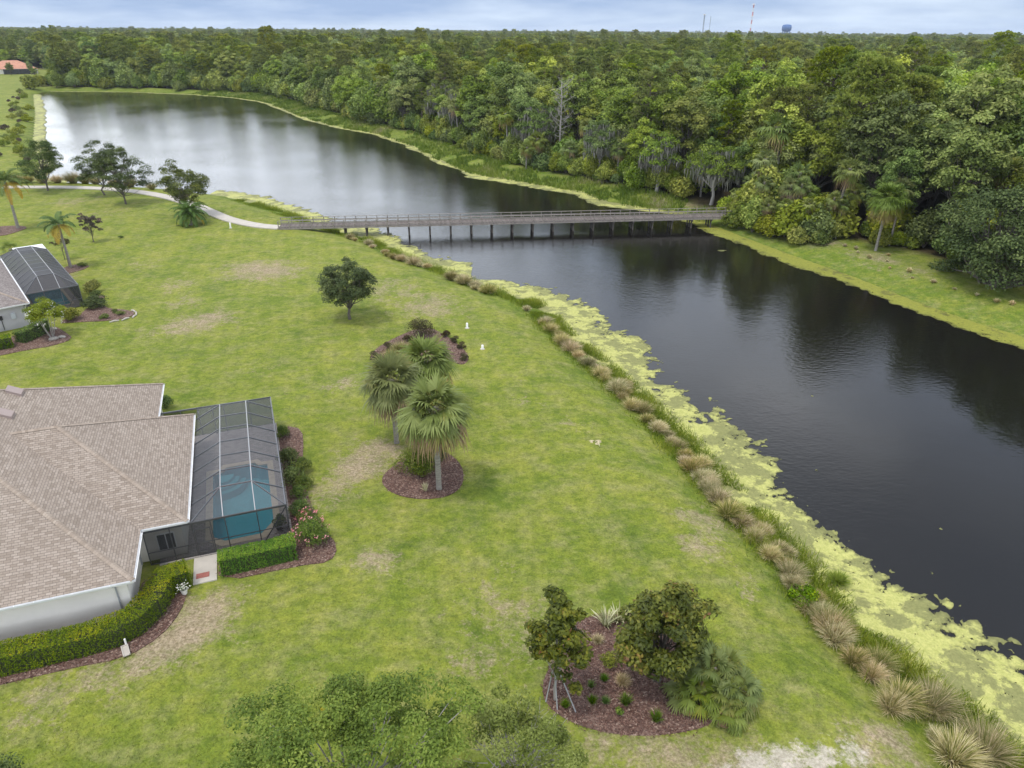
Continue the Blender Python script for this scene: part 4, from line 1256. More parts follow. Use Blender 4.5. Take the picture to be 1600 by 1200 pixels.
# low rushes between the clumps and the algae: one uncountable fringe
def rushes():
    rng = np.random.default_rng(9)
    P = []
    for (ax, ay), (bx, by) in zip(NEAR[3:27], NEAR[4:28]):
        L = math.hypot(bx - ax, by - ay)
        n = int(L * 1000 if ay < 85 else L * 350)
        t = rng.uniform(0, 1, n); nx, ny = (by - ay) / L, -(bx - ax) / L
        o = rng.normal(0.9, 0.9, n)
        P.append(np.stack([ax + (bx - ax) * t - nx * o, ay + (by - ay) * t - ny * o], 1))
    P = np.concatenate(P)
    dens = np.array([mnoise.noise((x * 0.33, y * 0.33, 14)) for x, y in P.tolist()])
    s = sd_water(P[:, 0], P[:, 1])
    k = (dens > -0.22) & (s > -1.4)
    P, dens = P[k], dens[k]
    n = len(P)
    b = np.stack([P[:, 0], P[:, 1], np.maximum(gz_arr(P[:, 0], P[:, 1]), WZ)], 1)
    a = rng.uniform(0, 6.28, n); sv = np.stack([np.cos(a), np.sin(a), 0 * a], 1) * 0.028
    h = rng.uniform(0.2, 0.62, n)[:, None] * (0.8 + dens[:, None])
    tip = b + np.concatenate([rng.normal(0, 0.45, (n, 2)) * h, h], 1)
    Q = np.stack([b - sv, b + sv, tip + sv * 0.2, tip - sv * 0.2], 1)
    T = np.clip(0.4 + dens * 0.6 + rng.normal(0, 0.2, n), 0, 1)
    tag(ob('bank_rushes', quadmesh('bank_rushes', Q, T, M['green_grass'])), 'short green rushes between the grass clumps and the algae', 'grass', kind='stuff')
rushes()
GREENBUSH = bush(450, 1.1, 0.95, 1500, 0.15, M['hedge'], 14)
plant(GREENBUSH, 'bank_shrub', 'bright green rounded shrub in the row of tan grass clumps', 'shrub', at(17.9, 32.9), 0, 1.15)
plant(grass_clump(451, 700, 0.8, 0.9, M['green_grass'], 0.014, (0.1, 0.8)), 'water_rush', 'tuft of bright green rushes standing in the pale algae', 'grass clump', (20.9, 35.0, WZ), 1, 0.95)

# ------------------------------------------------------------------ lawn scattered grass relief: joined blades, uncountable
def lawn_blades():
    rng = np.random.default_rng(21)
    n = 150000
    # denser near the camera
    y = 14 + 66 * rng.uniform(0, 1, n) ** 1.7
    x = rng.uniform(-1, 1, n) * (y * 0.8 + 9)
    s = sd_water(x, y)
    dnear = seg_dist(NEAR, x, y, False); dfar = seg_dist(FAR, x, y, False)
    k = (s > 1.0) & (dnear < dfar)
    ca, sa = math.cos(HROT), math.sin(HROT)
    a_, b_ = x * ca + y * sa, -x * sa + y * ca
    k &= ~((a_ < 2.3) & (b_ > 32.6) & (b_ < 62) & ((a_ < -6.5) | (b_ > 36.6)))
    for poly in NOGRASS:
        k &= ~inside(poly, x, y)
    dry = np.zeros_like(x)
    for cx, cy, r, kk in DRY + SAND:
        dry += kk * np.exp(-((x - cx) ** 2 + (y - cy) ** 2) / (r * r))
    k &= dry < rng.uniform(0.2, 0.6, n)
    x, y = x[k], y[k]
    n = len(x)
    b = np.stack([x, y, gz_arr(x, y) - 0.02], 1)
    a = rng.uniform(0, 6.28, n); sv = np.stack([np.cos(a), np.sin(a), 0 * a], 1) * 0.018
    h = rng.uniform(0.05, 0.11, n)[:, None]
    tip = b + np.concatenate([rng.normal(0, 0.6, (n, 2)) * h, h], 1)
    return np.stack([b - sv, b + sv, tip + sv * 0.3, tip - sv * 0.3], 1)
HROT = rad(20.5)
NOGRASS = []

# ------------------------------------------------------------------ mulch beds
def smooth_poly(p, it=2):
    for _ in range(it):
        q = []
        for i in range(len(p)):
            a, b = p[i], p[(i + 1) % len(p)]
            q.append((a[0] * .75 + b[0] * .25, a[1] * .75 + b[1] * .25)); q.append((a[0] * .25 + b[0] * .75, a[1] * .25 + b[1] * .75))
        p = q
    return p

def mulch_bed(label, poly, chips=60, it=2, seed=1, edge=None):
    p = smooth_poly(poly, it)
    NOGRASS.append(p)
    cx = sum(a for a, b in p) / len(p); cy = sum(b for a, b in p) / len(p)
    t = thing('mulch_bed', label, 'mulch bed', at(cx, cy))
    z0 = gz(cx, cy)
    def zz(x, y): return gz(x, y) - z0
    mb = MB()
    n = len(p)
    tris = mgeom.tessellate_polygon([[Vector((a, b, 0)) for a, b in p]])
    mb.add([(a - cx, b - cy, zz(a, b) + 0.06) for a, b in p], tris)
    mb.add([(a - cx, b - cy, zz(a, b) + 0.06) for a, b in p] + [(a - cx, b - cy, zz(a, b) - 0.15) for a, b in p], [(i, n + i, n + (i + 1) % n, (i + 1) % n) for i in range(n)])
    ob('mulch', mb.mesh('mulch', M['mulch']), t)
    rng = np.random.default_rng(seed)
    A = np.array(p); lo, hi = A.min(0), A.max(0)
    area = (hi[0] - lo[0]) * (hi[1] - lo[1])
    m = int(area * chips)
    x = rng.uniform(lo[0], hi[0], m); y = rng.uniform(lo[1], hi[1], m)
    k = inside(p, x, y); x, y = x[k] + rng.normal(0, 0.13, k.sum()), y[k] + rng.normal(0, 0.13, k.sum())
    C = np.stack([x - cx, y - cy, gz_arr(x, y) - z0 + 0.072 + rng.uniform(0, 0.03, len(x))], 1)
    Q = leafq(rng, C, np.tile([0, 0, 1.0], (len(x), 1)), 0.14, 0.055, 0.35)
    c = ob('bark_chips', quadmesh('bark_chips', Q, rng.beta(1.4, 2.2, len(x)), M['chip']), t)
    c['kind'] = 'stuff'
    return t

mulch_bed('round mulch bed under the palms in the middle of the lawn', [(-9.74, 43.98), (-9.3, 45.4), (-8.0, 47.6), (-5.6, 48.3), (-4.0, 46.6), (-3.45, 44.3), (-3.9, 42.4), (-5.4, 41.6), (-7.3, 41.65), (-8.9, 42.5)], 90, 2, 1)
mulch_bed('curved mulch bed with dark shrubs behind the palms', [(-14.6, 65.4), (-14.3, 68.3), (-11.6, 72.8), (-9.6, 74.4), (-7.6, 72.3), (-5.2, 68.5), (-4.3, 65.8), (-4.9, 64.0), (-6.4, 65.4), (-8.5, 63.5), (-11, 63.5), (-13, 65)], 40, 2, 2)
mulch_bed('large mulch bed with magnolias near the bottom of the picture', [(1.5, 25.4), (2.4, 27.5), (3.2, 29.5), (4.4, 30.4), (6.0, 30.5), (7.6, 30.8), (9.6, 29.3), (10.6, 26.3), (10.9, 24.9), (9.9, 23.4), (8.1, 22.9), (5.9, 22.7), (3.7, 23.1), (2.1, 24.0)], 130, 2, 3)

def HW(a, b, z=0.0):
    ca, sa = math.cos(HROT), math.sin(HROT)
    return (a * ca - b * sa, a * sa + b * ca, z)
mulch_bed('mulch strip in front of the curved hedge beside the near house wall', [HW(a, b)[:2] for a, b in ((-19, 32.85), (-12.5, 32.85), (-9.6, 32.6), (-7.9, 33.6), (-7.0, 35.2), (-6.75, 36.5), (-6.65, 39.2), (-9.2, 39.2), (-9.45, 36.4), (-10.5, 35.75), (-19, 35.75))], 90, 1, 4)
mulch_bed('mulch bed wrapping the right side of the near pool enclosure', [HW(a, b)[:2] for a, b in ((-4.95, 37.0), (-.2, 36.95), (1.6, 36.6), (2.3, 37.9), (1.7, 40), (1.0, 44), (0.9, 48), (1.4, 51), (1.6, 54.2), (.4, 55.2), (-.42, 54.5), (-.42, 39.72), (-4.95, 39.72))], 60, 1, 5)
NB = [(-57.5, 61.5), (-52.1, 65.6), (-49.9, 67.3), (-48.2, 68.1), (-47.0, 70.1), (-49.0, 72.0), (-51.2, 73.8), (-52.6, 71.8), (-58.5, 67)]
mulch_bed('mulch strip beside the neighbouring house below the white-flowered shrub', NB, 20, 1, 6)
mulch_bed('pale pointed mulch bed at the corner of the neighbouring pool enclosure', [(-51.6, 74.4), (-48.8, 75.0), (-45.7, 75.4), (-43.9, 76.7), (-44.2, 78.1), (-45.8, 79.0), (-47.8, 79.2), (-49.2, 80.4), (-50.6, 82.0), (-50.4, 83.8), (-52.6, 83.6), (-49.8, 78.2)], 20, 1, 7)
mulch_bed('small mulch bed around the yellow-fronded palm', [(-60.6, 91.6), (-58.6, 95.5), (-60.9, 97.3), (-62.6, 95.2)], 15, 1, 8)
mulch_bed('dark mulch bed under the palm at the far left edge', [(-88, 108), (-81.3, 111.3), (-80.5, 114.5), (-80.6, 117.2), (-83.6, 118.4), (-88.5, 116)], 8, 1, 9)

# edging stones of the pointed bed
for i, (x, y) in enumerate([(-45.2, 75.2), (-44.3, 75.9), (-43.7, 76.8), (-43.9, 77.7), (-44.6, 78.5)]):
    mb = MB(); mb.tube([(0, -0.5, 0.05), (0, 0, 0.12), (0, 0.5, 0.05)], [0.07, 0.11, 0.07], 6)
    o = ob('edging_stone', mb.mesh('edging_stone', M['concrete']))
    o.location = at(x, y); o.rotation_euler[2] = -0.9 + i * 0.45
    tag(o, 'pale concrete edging piece rounding the tip of the pointed mulch bed', 'edging', 'edging of the pointed bed')

# ------------------------------------------------------------------ houses
def hip_faces(a0, a1, b0, b1, ze, sl):
    w, d = a1 - a0, b1 - b0
    if w >= d:
        h = d / 2; r0, r1 = (a0 + h, (b0 + b1) / 2, ze + h * sl), (a1 - h, (b0 + b1) / 2, ze + h * sl)
        c = [(a0, b0, ze), (a1, b0, ze), (a1, b1, ze), (a0, b1, ze)]
        return [[c[0], c[1], r1, r0], [c[1], c[2], r1], [c[2], c[3], r0, r1], [c[3], c[0], r0]], [(c[0], r0), (c[1], r1), (c[2], r1), (c[3], r0), (r0, r1)]
    h = w / 2; r0, r1 = ((a0 + a1) / 2, b0 + h, ze + h * sl), ((a0 + a1) / 2, b1 - h, ze + h * sl)
    c = [(a0, b0, ze), (a1, b0, ze), (a1, b1, ze), (a0, b1, ze)]
    return [[c[0], c[1], r0], [c[1], c[2], r1, r0], [c[2], c[3], r1], [c[3], c[0], r0, r1]], [(c[0], r0), (c[1], r0), (c[2], r1), (c[3], r1), (r0, r1)]

def roof_part(parent, rect, ze, sl, m, mcap, th=0.16):
    fs, hips = hip_faces(*rect, ze, sl)
    me = bpy.data.meshes.new('roof')
    V, F, UV = [], [], []
    for f in fs:
        b = len(V); V += f; F.append(tuple(range(b, b + len(f))))
        e = Vector(f[1]) - Vector(f[0]); e.normalize()
        nrm = (Vector(f[1]) - Vector(f[0])).cross(Vector(f[2]) - Vector(f[0])).normalized()
        up = nrm.cross(e)
        for p in f:
            q = Vector(p) - Vector(f[0]); UV.append((q.dot(e) + Vector(f[0]).dot(e), q.dot(up)))
    a0, a1, b0, b1 = rect
    b = len(V)
    V += [(a0, b0, ze), (a1, b0, ze), (a1, b1, ze), (a0, b1, ze), (a0, b0, ze - th), (a1, b0, ze - th), (a1, b1, ze - th), (a0, b1, ze - th)]
    UV += [(0, 0)] * 0
    for i in range(4):
        j = (i + 1) % 4
        F.append((b + 4 + i, b + 4 + j, b + j, b + i))
    F.append((b + 7, b + 6, b + 5, b + 4))
    me.from_pydata(V, [], F)
    uvl = me.uv_layers.new(name='UVMap')
    k = 0
    for pi, p in enumerate(me.polygons):
        for li in p.loop_indices:
            if pi < 4:
                uvl.data[li].uv = UV[k]; k += 1
    me.materials.append(m); me.materials.append(M['white_paint'])
    me.polygons.foreach_set('material_index', [0] * 4 + [1] * 5)
    me.update()
    r = ob('roof', me, parent)
    # cap shingles along hips and ridge
    mb = MB()
    rng = np.random.default_rng(3)
    for a, bb in hips:
        a, bb = Vector(a), Vector(bb)
        L = (bb - a).length
        if L < 0.5: continue
        d = (bb - a) / L
        sd = d.cross(Vector((0, 0, 1))).normalized()
        n = int(L / 0.16)
        for i in range(n):
            p = a + d * (L * i / n); q = a + d * (L * (i + 1.35) / n)
            drop = 0.14 * sl * (0.72 if abs(d.z) > 0.01 else 1.0)
            lift0, lift1 = 0.045, 0.028
            vs = [p + sd * 0.15 + Vector((0, 0, lift0 - drop)), p + Vector((0, 0, lift0 + 0.01)), p - sd * 0.15 + Vector((0, 0, lift0 - drop)),
                  q + sd * 0.15 + Vector((0, 0, lift1 - drop)), q + Vector((0, 0, lift1 + 0.01)), q - sd * 0.15 + Vector((0, 0, lift1 - drop))]
            mb.add(vs, [(0, 1, 4, 3), (1, 2, 5, 4)], 0, float(rng.uniform(0, 1)))
            e = [v - Vector((0, 0, 0.03)) for v in vs[:3]]
            mb.add([vs[0], vs[1], vs[2]] + e, [(3, 4, 1, 0), (4, 5, 2, 1)], 0, 0.0)
    c = ob('cap_shingles', mb.mesh('cap_shingles', mcap), r)
    c['kind'] = 'stuff'
    return r

def gutter(parent, a, b, out, m):
    """open-fronted gutter trough from a to b, 'out' = outward unit vector"""
    mb = MB()
    a, b, o = Vector(a), Vector(b), Vector(out)
    prof = [(0.004, -0.125), (0.10, -0.125), (0.135, 0.01), (0.123, 0.01), (0.092, -0.113), (0.016, -0.113), (0.016, 0.0), (0.004, 0.0)]
    n = len(prof)
    vs = [p + o * u + Vector((0, 0, w)) for p in (a, b) for u, w in prof]
    fs = [(i, (i + 1) % n, n + (i + 1) % n, n + i) for i in range(n)] + [tuple(range(n - 1, -1, -1)), tuple(range(n, 2 * n))]
    mb.add(vs, fs)
    L = (b - a).length; d = (b - a) / L
    for i in range(int(L / 0.9)):     # hanger straps
        p = a + d * (0.45 + i * 0.9) + Vector((0, 0, 0.004))
        mb.bar(p + o * 0.01, p + o * 0.13, 0.03, 0.008)
    return ob('gutter', mb.mesh('gutter', m), parent)

def box_obj(name, c, d, m, parent, rz=0.0, bevel=0.0):
    mb = MB(); mb.box((0, 0, 0), d)
    o = ob(name, mb.mesh(name, m), parent)
    o.location = c; o.rotation_euler[2] = rz
    if bevel:
        bv = o.modifiers.new('bevel', 'BEVEL'); bv.width = bevel; bv.segments = 2
    return o

def walls(parent, rects, ze, m, inset=0.5):
    for a0, a1, b0, b1 in rects:
        a0 += inset; a1 -= inset; b0 += inset; b1 -= inset
        box_obj('wall', ((a0 + a1) / 2, (b0 + b1) / 2, (ze - 0.16) / 2 - 0.1), (a1 - a0, b1 - b0, ze - 0.16 + 0.2), m, parent)

# near house
house = thing('house', 'tan shingled house with cream walls filling the left foreground', 'house', (0, 0, 0), HROT)
ZE, SL = 2.8, 0.58
roof_part(house, (-33.0, -8.9, 35.4, 61.1), ZE, SL, M['shingle'], M['cap'])
roof_part(house, (-27.0, -6.3, 40.05, 54.5), ZE - 0.006, SL, M['shingle'], M['cap'])
walls(house, [(-33.0, -8.9, 35.4, 61.1), (-16.0, -6.3, 40.07, 54.48)], ZE, M['stucco'])
for a, b, o in (((-33, 35.4, ZE), (-8.9, 35.4, ZE), (0, -1, 0)), ((-8.9, 35.4, ZE), (-8.9, 39.9, ZE), (1, 0, 0)), ((-8.75, 40.05, ZE), (-6.3, 40.05, ZE), (0, -1, 0)),
                ((-6.3, 40.05, ZE), (-6.3, 54.5, ZE), (1, 0, 0)), ((-8.9, 54.7, ZE), (-8.9, 61.1, ZE), (1, 0, 0))):
    gutter(house, a, b, o, M['white_paint'])
mb = MB()
mb.bar((-9.95, 35.32, 2.66), (-9.95, 35.82, 2.35), 0.08, 0.06); mb.bar((-9.95, 35.84, 2.36), (-9.95, 35.84, 0.25), 0.08, 0.06, up=(0, 1, 0)); mb.bar((-9.95, 35.84, 0.25), (-9.95, 35.5, 0.14), 0.08, 0.06)
ob('downspout', mb.mesh('downspout', M['frame_pale']), house)
mb = MB(); mb.bar((-8.72, 40.0, 2.66), (-9.38, 40.3, 2.3), 0.08, 0.06); mb.bar((-9.35, 40.1, 2.3), (-9.35, 40.1, 0.2), 0.08, 0.06, up=(0, 1, 0))
ob('downspout', mb.mesh('downspout', M['frame_pale']), house)
for a, b in ((-16.85, 52.7), (-16.75, 49.4)):       # low box vents on the right slope
    z = ZE + SL * (-8.9 - a)
    mb = MB()
    w, l = 0.42, 0.42
    top = [(-l, -w, 0.16 + l * SL), (l, -w, 0.20 - l * SL), (l, w, 0.20 - l * SL), (-l, w, 0.16 + l * SL)]
    bot = [(-l, -w, l * SL - 0.02), (l, -w, -l * SL - 0.02), (l, w, -l * SL - 0.02), (-l, w, l * SL - 0.02)]
    mb.add(top + bot, [(0, 1, 2, 3), (4, 5, 1, 0), (5, 6, 2, 1), (6, 7, 3, 2), (7, 4, 0, 3)])
    v = ob('roof_vent', mb.mesh('roof_vent', plain('vent_brown', (0.32, 0.255, 0.235), 0.6, 0.05) if 'vent' not in M else M['vent']), house)
    M['vent'] = v.data.materials[0]
    v.location = (a, b, z)
# sliding glass doors and dark lanai openings behind the screen
M['glass'] = plain('dark_window_glass', (0.02, 0.025, 0.028), 0.08, 0.1)
for c, d in (((-6.795, 47.2, 1.15), (0.03, 3.6, 2.2)), ((-6.795, 52.2, 1.15), (0.03, 1.8, 2.0)), ((-7.8, 40.555, 1.25), (1.0, 0.03, 1.2)), ((-9.395, 58.2, 1.4), (0.03, 1.6, 1.2))):
    w_ = box_obj('window', c, d, M['glass'], house)
    mb = MB()
    if d[0] < 0.1:
        for y in (-d[1] / 2, 0, d[1] / 2): mb.box((0.01, y, 0), (0.06, 0.06, d[2]))
        for z in (-d[2] / 2, d[2] / 2): mb.box((0.012, 0, z), (0.06, d[1] + 0.06, 0.06))
    else:
        for x in (-d[0] / 2, 0, d[0] / 2): mb.box((x, -0.01, 0), (0.06, 0.06, d[2]))
        for z in (-d[2] / 2, d[2] / 2): mb.box((0, -0.012, z), (d[0] + 0.06, 0.06, 0.06))
    ob('frame', mb.mesh('frame', M['white_paint']), w_)

def enclosure(label, aL, a1, a2, aR, b0, b1, zt, ze, nb, HR, m_screen, mull, hip=2.0, wallL=None, fm=None):
    fdark, fgrey, fpale = fm
    t = thing('pool_enclosure', label, 'pool enclosure', (0, 0, 0), HR)
    def bar(a, b, w, m, nm, h=None, up=(0, 0, 1)):
        mb = MB(); mb.bar(a, b, w, h, up=up); return ob(nm, mb.mesh(nm, m), t)
    def panel(pts, ms=None):
        c = sum((Vector(p) for p in pts), Vector()) / len(pts)
        mb = MB(); mb.add([Vector(p) - c for p in pts], [tuple(range(len(pts)))])
        o = ob('screen_panel', mb.mesh('screen_panel', ms or m_screen), t); o.location = c
    bs = [b0 + hip + (b1 - b0 - 2 * hip + (0 if True else 0)) * i / (nb - 1) for i in range(nb)]
    zr = zt - 0.03
    bar((a1, bs[0], zt), (a1, bs[-1], zt), 0.065, fpale, 'purlin', 0.05)  # purlins take a paler tone than the other roof bars
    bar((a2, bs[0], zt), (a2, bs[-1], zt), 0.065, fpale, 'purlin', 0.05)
    for b in bs:
        bar((aL, b, ze), (a1, b, zr), 0.055, fgrey, 'rafter', 0.10); bar((a1, b, zr), (a2, b, zr), 0.055, fgrey, 'rafter', 0.10); bar((a2, b, zr), (aR, b, ze), 0.055, fgrey, 'rafter', 0.10)
    for (p, q), m in ((((a1, bs[0], zr), (aL, b0, ze)), fgrey), (((a2, bs[0], zr), (aR, b0, ze)), fgrey), (((a1, bs[-1], zr), (aL, b1, ze)), fgrey), (((a2, bs[-1], zr), (aR, b1, ze)), fgrey)):
        bar(p, q, 0.055, m, 'hip_rafter', 0.1)
    for a in (a1, a2):
        bar((a, bs[0], zr + 0.01), (a, b0, ze + 0.01), 0.06, fpale, 'end_rafter', 0.08); bar((a, bs[-1], zr), (a, b1, ze), 0.055, fgrey, 'end_rafter', 0.08)
    bar((mull[0], b0, ze - 0.03), (aR, b0, ze - 0.03), 0.09, fdark, 'eave_beam', 0.12); bar((aR, b0, ze - 0.025), (aR, b1, ze - 0.025), 0.09, fgrey, 'eave_beam', 0.12); bar((mull[0], b1, ze - 0.03), (aR, b1, ze - 0.03), 0.09, fgrey, 'eave_beam', 0.12)
    if wallL is None:
        bar((aL, b0 + .1, ze + 0.01), (aL, b1, ze + 0.01), 0.06, fgrey, 'eave_beam', 0.1)
    for a in mull:
        bar((a, b0, 0.08), (a, b0, ze - 0.09), 0.06, fdark, 'post', 0.06, (0, 1, 0))
    bar((mull[0], b0, 0.12), (aR, b0, 0.12), 0.05, fdark, 'sill_rail', 0.06)
    bar((mull[0], b0, 1.0), (aR, b0, 1.0), 0.04, fdark, 'chair_rail', 0.05)
    bar((aR, b0, 0.12), (aR, b1, 0.12), 0.05, fgrey, 'sill_rail', 0.06); bar((aR, b0, 1.0), (aR, b1, 1.0), 0.04, fgrey, 'chair_rail', 0.05)
    for b in [b0] + bs + [b1]:
        if b > b0: bar((aR, b, 0.08), (aR, b, ze - 0.085), 0.06, fgrey, 'post', 0.06, (0, 1, 0))
    for a in mull:
        if a < aR - 0.1: bar((a, b1, 0.08), (a, b1, ze - 0.09), 0.06, fgrey, 'post', 0.06, (0, 1, 0))
    # corner brace of the end wall
    bar((aR, b0 + 0.03, ze - 0.15), (aR - 1.55, b0 + 0.03, 0.15), 0.05, fdark, 'brace', 0.05, (0, 1, 0))
    # screens
    for i in range(nb - 1):
        y0, y1 = bs[i], bs[i + 1]
        panel([(aL, y0, ze), (a1, y0, zt), (a1, y1, zt), (aL, y1, ze)]); panel([(a1, y0, zt), (a2, y0, zt), (a2, y1, zt), (a1, y1, zt)]); panel([(a2, y0, zt), (aR, y0, ze), (aR, y1, ze), (a2, y1, zt)])
    for (y, yy) in ((b0, bs[0]), (b1, bs[-1])):
        panel([(aL, y, ze), (a1, y, ze), (a1, yy, zt)]); panel([(aL, y, ze), (a1, yy, zt), (aL, yy, ze)])
        panel([(a1, y, ze), (a2, y, ze), (a2, yy, zt), (a1, yy, zt)])
        panel([(a2, y, ze), (aR, y, ze), (a2, yy, zt)]); panel([(aR, y, ze), (aR, yy, ze), (a2, yy, zt)])
        for p, q in zip(mull[:-1], mull[1:]):
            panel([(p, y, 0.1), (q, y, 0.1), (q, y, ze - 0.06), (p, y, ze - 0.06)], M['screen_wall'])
    ys = [b0] + bs + [b1]
    for p, q in zip(ys[:-1], ys[1:]):
        panel([(aR, p, 0.1), (aR, q, 0.1), (aR, q, ze - 0.06), (aR, p, ze - 0.06)])
    return t

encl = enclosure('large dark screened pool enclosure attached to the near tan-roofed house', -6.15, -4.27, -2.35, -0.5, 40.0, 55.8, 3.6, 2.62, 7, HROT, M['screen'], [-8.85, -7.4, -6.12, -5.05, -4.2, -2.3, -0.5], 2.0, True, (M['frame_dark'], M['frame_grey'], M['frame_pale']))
# screen door in the end wall
mb = MB()
for a in (-6.03, -5.14): mb.box((a, 39.955, 1.1), (0.07, 0.04, 2.0))
for z in (0.16, 0.35, 1.05, 2.08): mb.box((-5.585, 39.957, z), (0.82, 0.04, 0.08))
mb.box((-6.0, 39.925, 1.08), (0.04, 0.04, 0.14))
ob('screen_door', mb.mesh('screen_door', M['frame_dark']), encl)

# pool with deck
def build_pool(label, deck, pool, cop, HR, steps=None, zd=0.08):
    t = thing('swimming_pool', label, 'swimming pool', (0, 0, 0), HR)
    def slab_with_hole(name, outer, inner, z, th, m):
        me = bpy.data.meshes.new(name)
        import bmesh
        bm = bmesh.new()
        es = []
        for loop in (outer, inner):
            vs = [bm.verts.new((a, b, z)) for a, b in loop]
            es += [bm.edges.new((vs[i], vs[(i + 1) % len(vs)])) for i in range(len(vs))]
        bmesh.ops.triangle_fill(bm, use_beauty=True, use_dissolve=False, edges=es)
        bmesh.ops.recalc_face_normals(bm, faces=bm.faces)
        if sum(f.normal.z for f in bm.faces) < 0: bmesh.ops.reverse_faces(bm, faces=bm.faces)
        r = bmesh.ops.extrude_face_region(bm, geom=list(bm.faces))
        for v in [g for g in r['geom'] if isinstance(g, bmesh.types.BMVert)]: v.co.z += 0
        for v in bm.verts:
            pass
        bot = [v for v in r['geom'] if isinstance(v, bmesh.types.BMVert)]
        for v in bot: v.co.z = z - th
        bmesh.ops.recalc_face_normals(bm, faces=bm.faces)
        bm.to_mesh(me); bm.free()
        me.materials.append(m)
        return ob(name, me, t)
    slab_with_hole('deck', deck, cop, zd, 0.16, M['paver'])
    slab_with_hole('coping', cop, pool, zd + 0.02, 0.2, M['coping'])
    n = len(pool)
    mb = MB()
    dep = -1.3
    mb.add([(a, b, zd - 0.02) for a, b in pool] + [(a, b, dep) for a, b in pool], [(i, n + i, n + (i + 1) % n, (i + 1) % n) for i in range(n)] + [tuple(range(n, 2 * n))])
    ob('basin', mb.mesh('basin', M['pool_shell']), t)
    if steps:
        cx, cy = steps
        for k in range(3):
            r = 1.0 + 0.38 * k
            pts = [(cx, cy)] + [(cx + r * math.cos(an), cy + r * math.sin(an)) for an in np.linspace(-math.pi / 2, 0, 11)]
            mb = MB(); m = len(pts); z = -0.22 - 0.25 * k
            mb.add([(a, b, z) for a, b in pts] + [(a, b, dep) for a, b in pts], [tuple(range(m))] + [(i, m + i, m + (i + 1) % m, (i + 1) % m) for i in range(m)])
            ob('step', mb.mesh('step', plain('step_plaster', (0.27, 0.57, 0.64), 0.6, 0.05) if 'stp' not in M else M['stp']), t)
            M['stp'] = t.children[-1].data.materials[0]
    mb = MB(); mb.add([(a, b, -0.06) for a, b in pool], [tuple(range(n))])
    ob('pool_water', mb.mesh('pool_water', M['pool_water']), t)
    return t
pool_poly = [(-4.55, 40.95), (-2.27, 40.95), (-1.45, 42.1), (-1.45, 49.55), (-2.1, 49.6), (-2.35, 50.05), (-4.4, 50.05), (-4.65, 49.55), (-5.35, 49.5), (-5.3, 41.6)]
cop_poly = [(-4.75, 40.45), (-2.05, 40.45), (-1.02, 41.95), (-1.02, 50.0), (-1.85, 50.03), (-2.1, 50.5), (-4.65, 50.5), (-4.9, 50.0), (-5.8, 49.95), (-5.75, 41.4)]
build_pool('blue swimming pool with beige coping inside the near screened enclosure', [(-8.38, 39.86), (-0.36, 39.86), (-0.36, 55.95), (-6.78, 55.95), (-6.78, 40.5), (-8.38, 40.5)], pool_poly, cop_poly, HROT, (-4.9, 49.5))
# potted plant and chairs inside the enclosure
POT = bush(500, 0.9, 0.6, 500, 0.18, M['shrub'], 8)
def potted(label, loc, m_pot, leaf, s=1.0, extra=None):
    t = thing('potted_plant', label, 'potted plant', loc, 0, None, s)
    mb = MB(); mb.tube([(0, 0, 0), (0, 0, 0.04), (0, 0, 0.4), (0, 0, 0.45)], [0.15, 0.17, 0.25, 0.27], 14, cap=False)
    mb.tube([(0, 0, 0.449), (0, 0, 0.40)], [0.235, 0.235], 14)
    ob('pot', mb.mesh('pot', m_pot, True), t)
    for nm, me in leaf.items():
        o = ob(nm, me, t); o.location = (0, 0, 0.38)
    if extra is not None:
        o = ob('flowers', extra, t); o.location = (0, 0, 0.38)
    return t
potted('leafy dark potted plant beside the pool at the near enclosure corner', HW(-1.15, 41.0, 0.09), M['terracotta'], POT, 1.0)
rng = np.random.default_rng(77)
fl = leafq(rng, np.stack([rng.normal(0, 0.22, 60), rng.normal(0, 0.22, 60), rng.uniform(0.1, 0.38, 60)], 1), np.tile([0, 0, 1.], (60, 1)), 0.12, 0.1)
SMALLLEAF = bush(501, 0.4, 0.32, 160, 0.12, M['shrub'], 6)
potted('small white urn of white flowers on the mulch beside the curved hedge', at(-19.2, 31.9, 0.1), M['white_plastic'], SMALLLEAF, 0.85, quadmesh('flowers', fl, rng.uniform(0, 1, 60), M['white_petal']))
# concrete pad, doormat, splash block
o = box_obj('concrete_pad', HW(-5.72, 38.55, 0.03), (1.35, 2.5, 0.1), M['concrete'], None, HROT, 0.01); tag(o, 'small pale concrete pad outside the screen door between two hedges', 'slab')
o = box_obj('doormat', HW(-5.85, 37.95, 0.092), (0.75, 0.46, 0.02), M['red_mat'], None, HROT, 0.005); tag(o, 'red doormat lying on the concrete pad', 'doormat')
t = thing('splash_block', 'pale concrete splash block on the mulch by the curved hedge', 'splash block', at(-20.55, 27.55, 0.12), HROT + 0.25)
mb = MB(); mb.box((0, 0, 0.02), (0.36, 0.8, 0.05)); mb.box((-0.15, 0, 0.07), (0.05, 0.8, 0.06)); mb.box((0.15, 0, 0.07), (0.05, 0.8, 0.06)); mb.box((0, 0.375, 0.07), (0.24, 0.05, 0.06))
ob('tray', mb.mesh('tray', M['concrete']), t)
mb = MB(); mb.tube([(0.1, 0.42, -0.05), (0.1, 0.42, 0.45)], [0.05, 0.05], 8); ob('pipe', mb.mesh('pipe', M['white_plastic']), t)

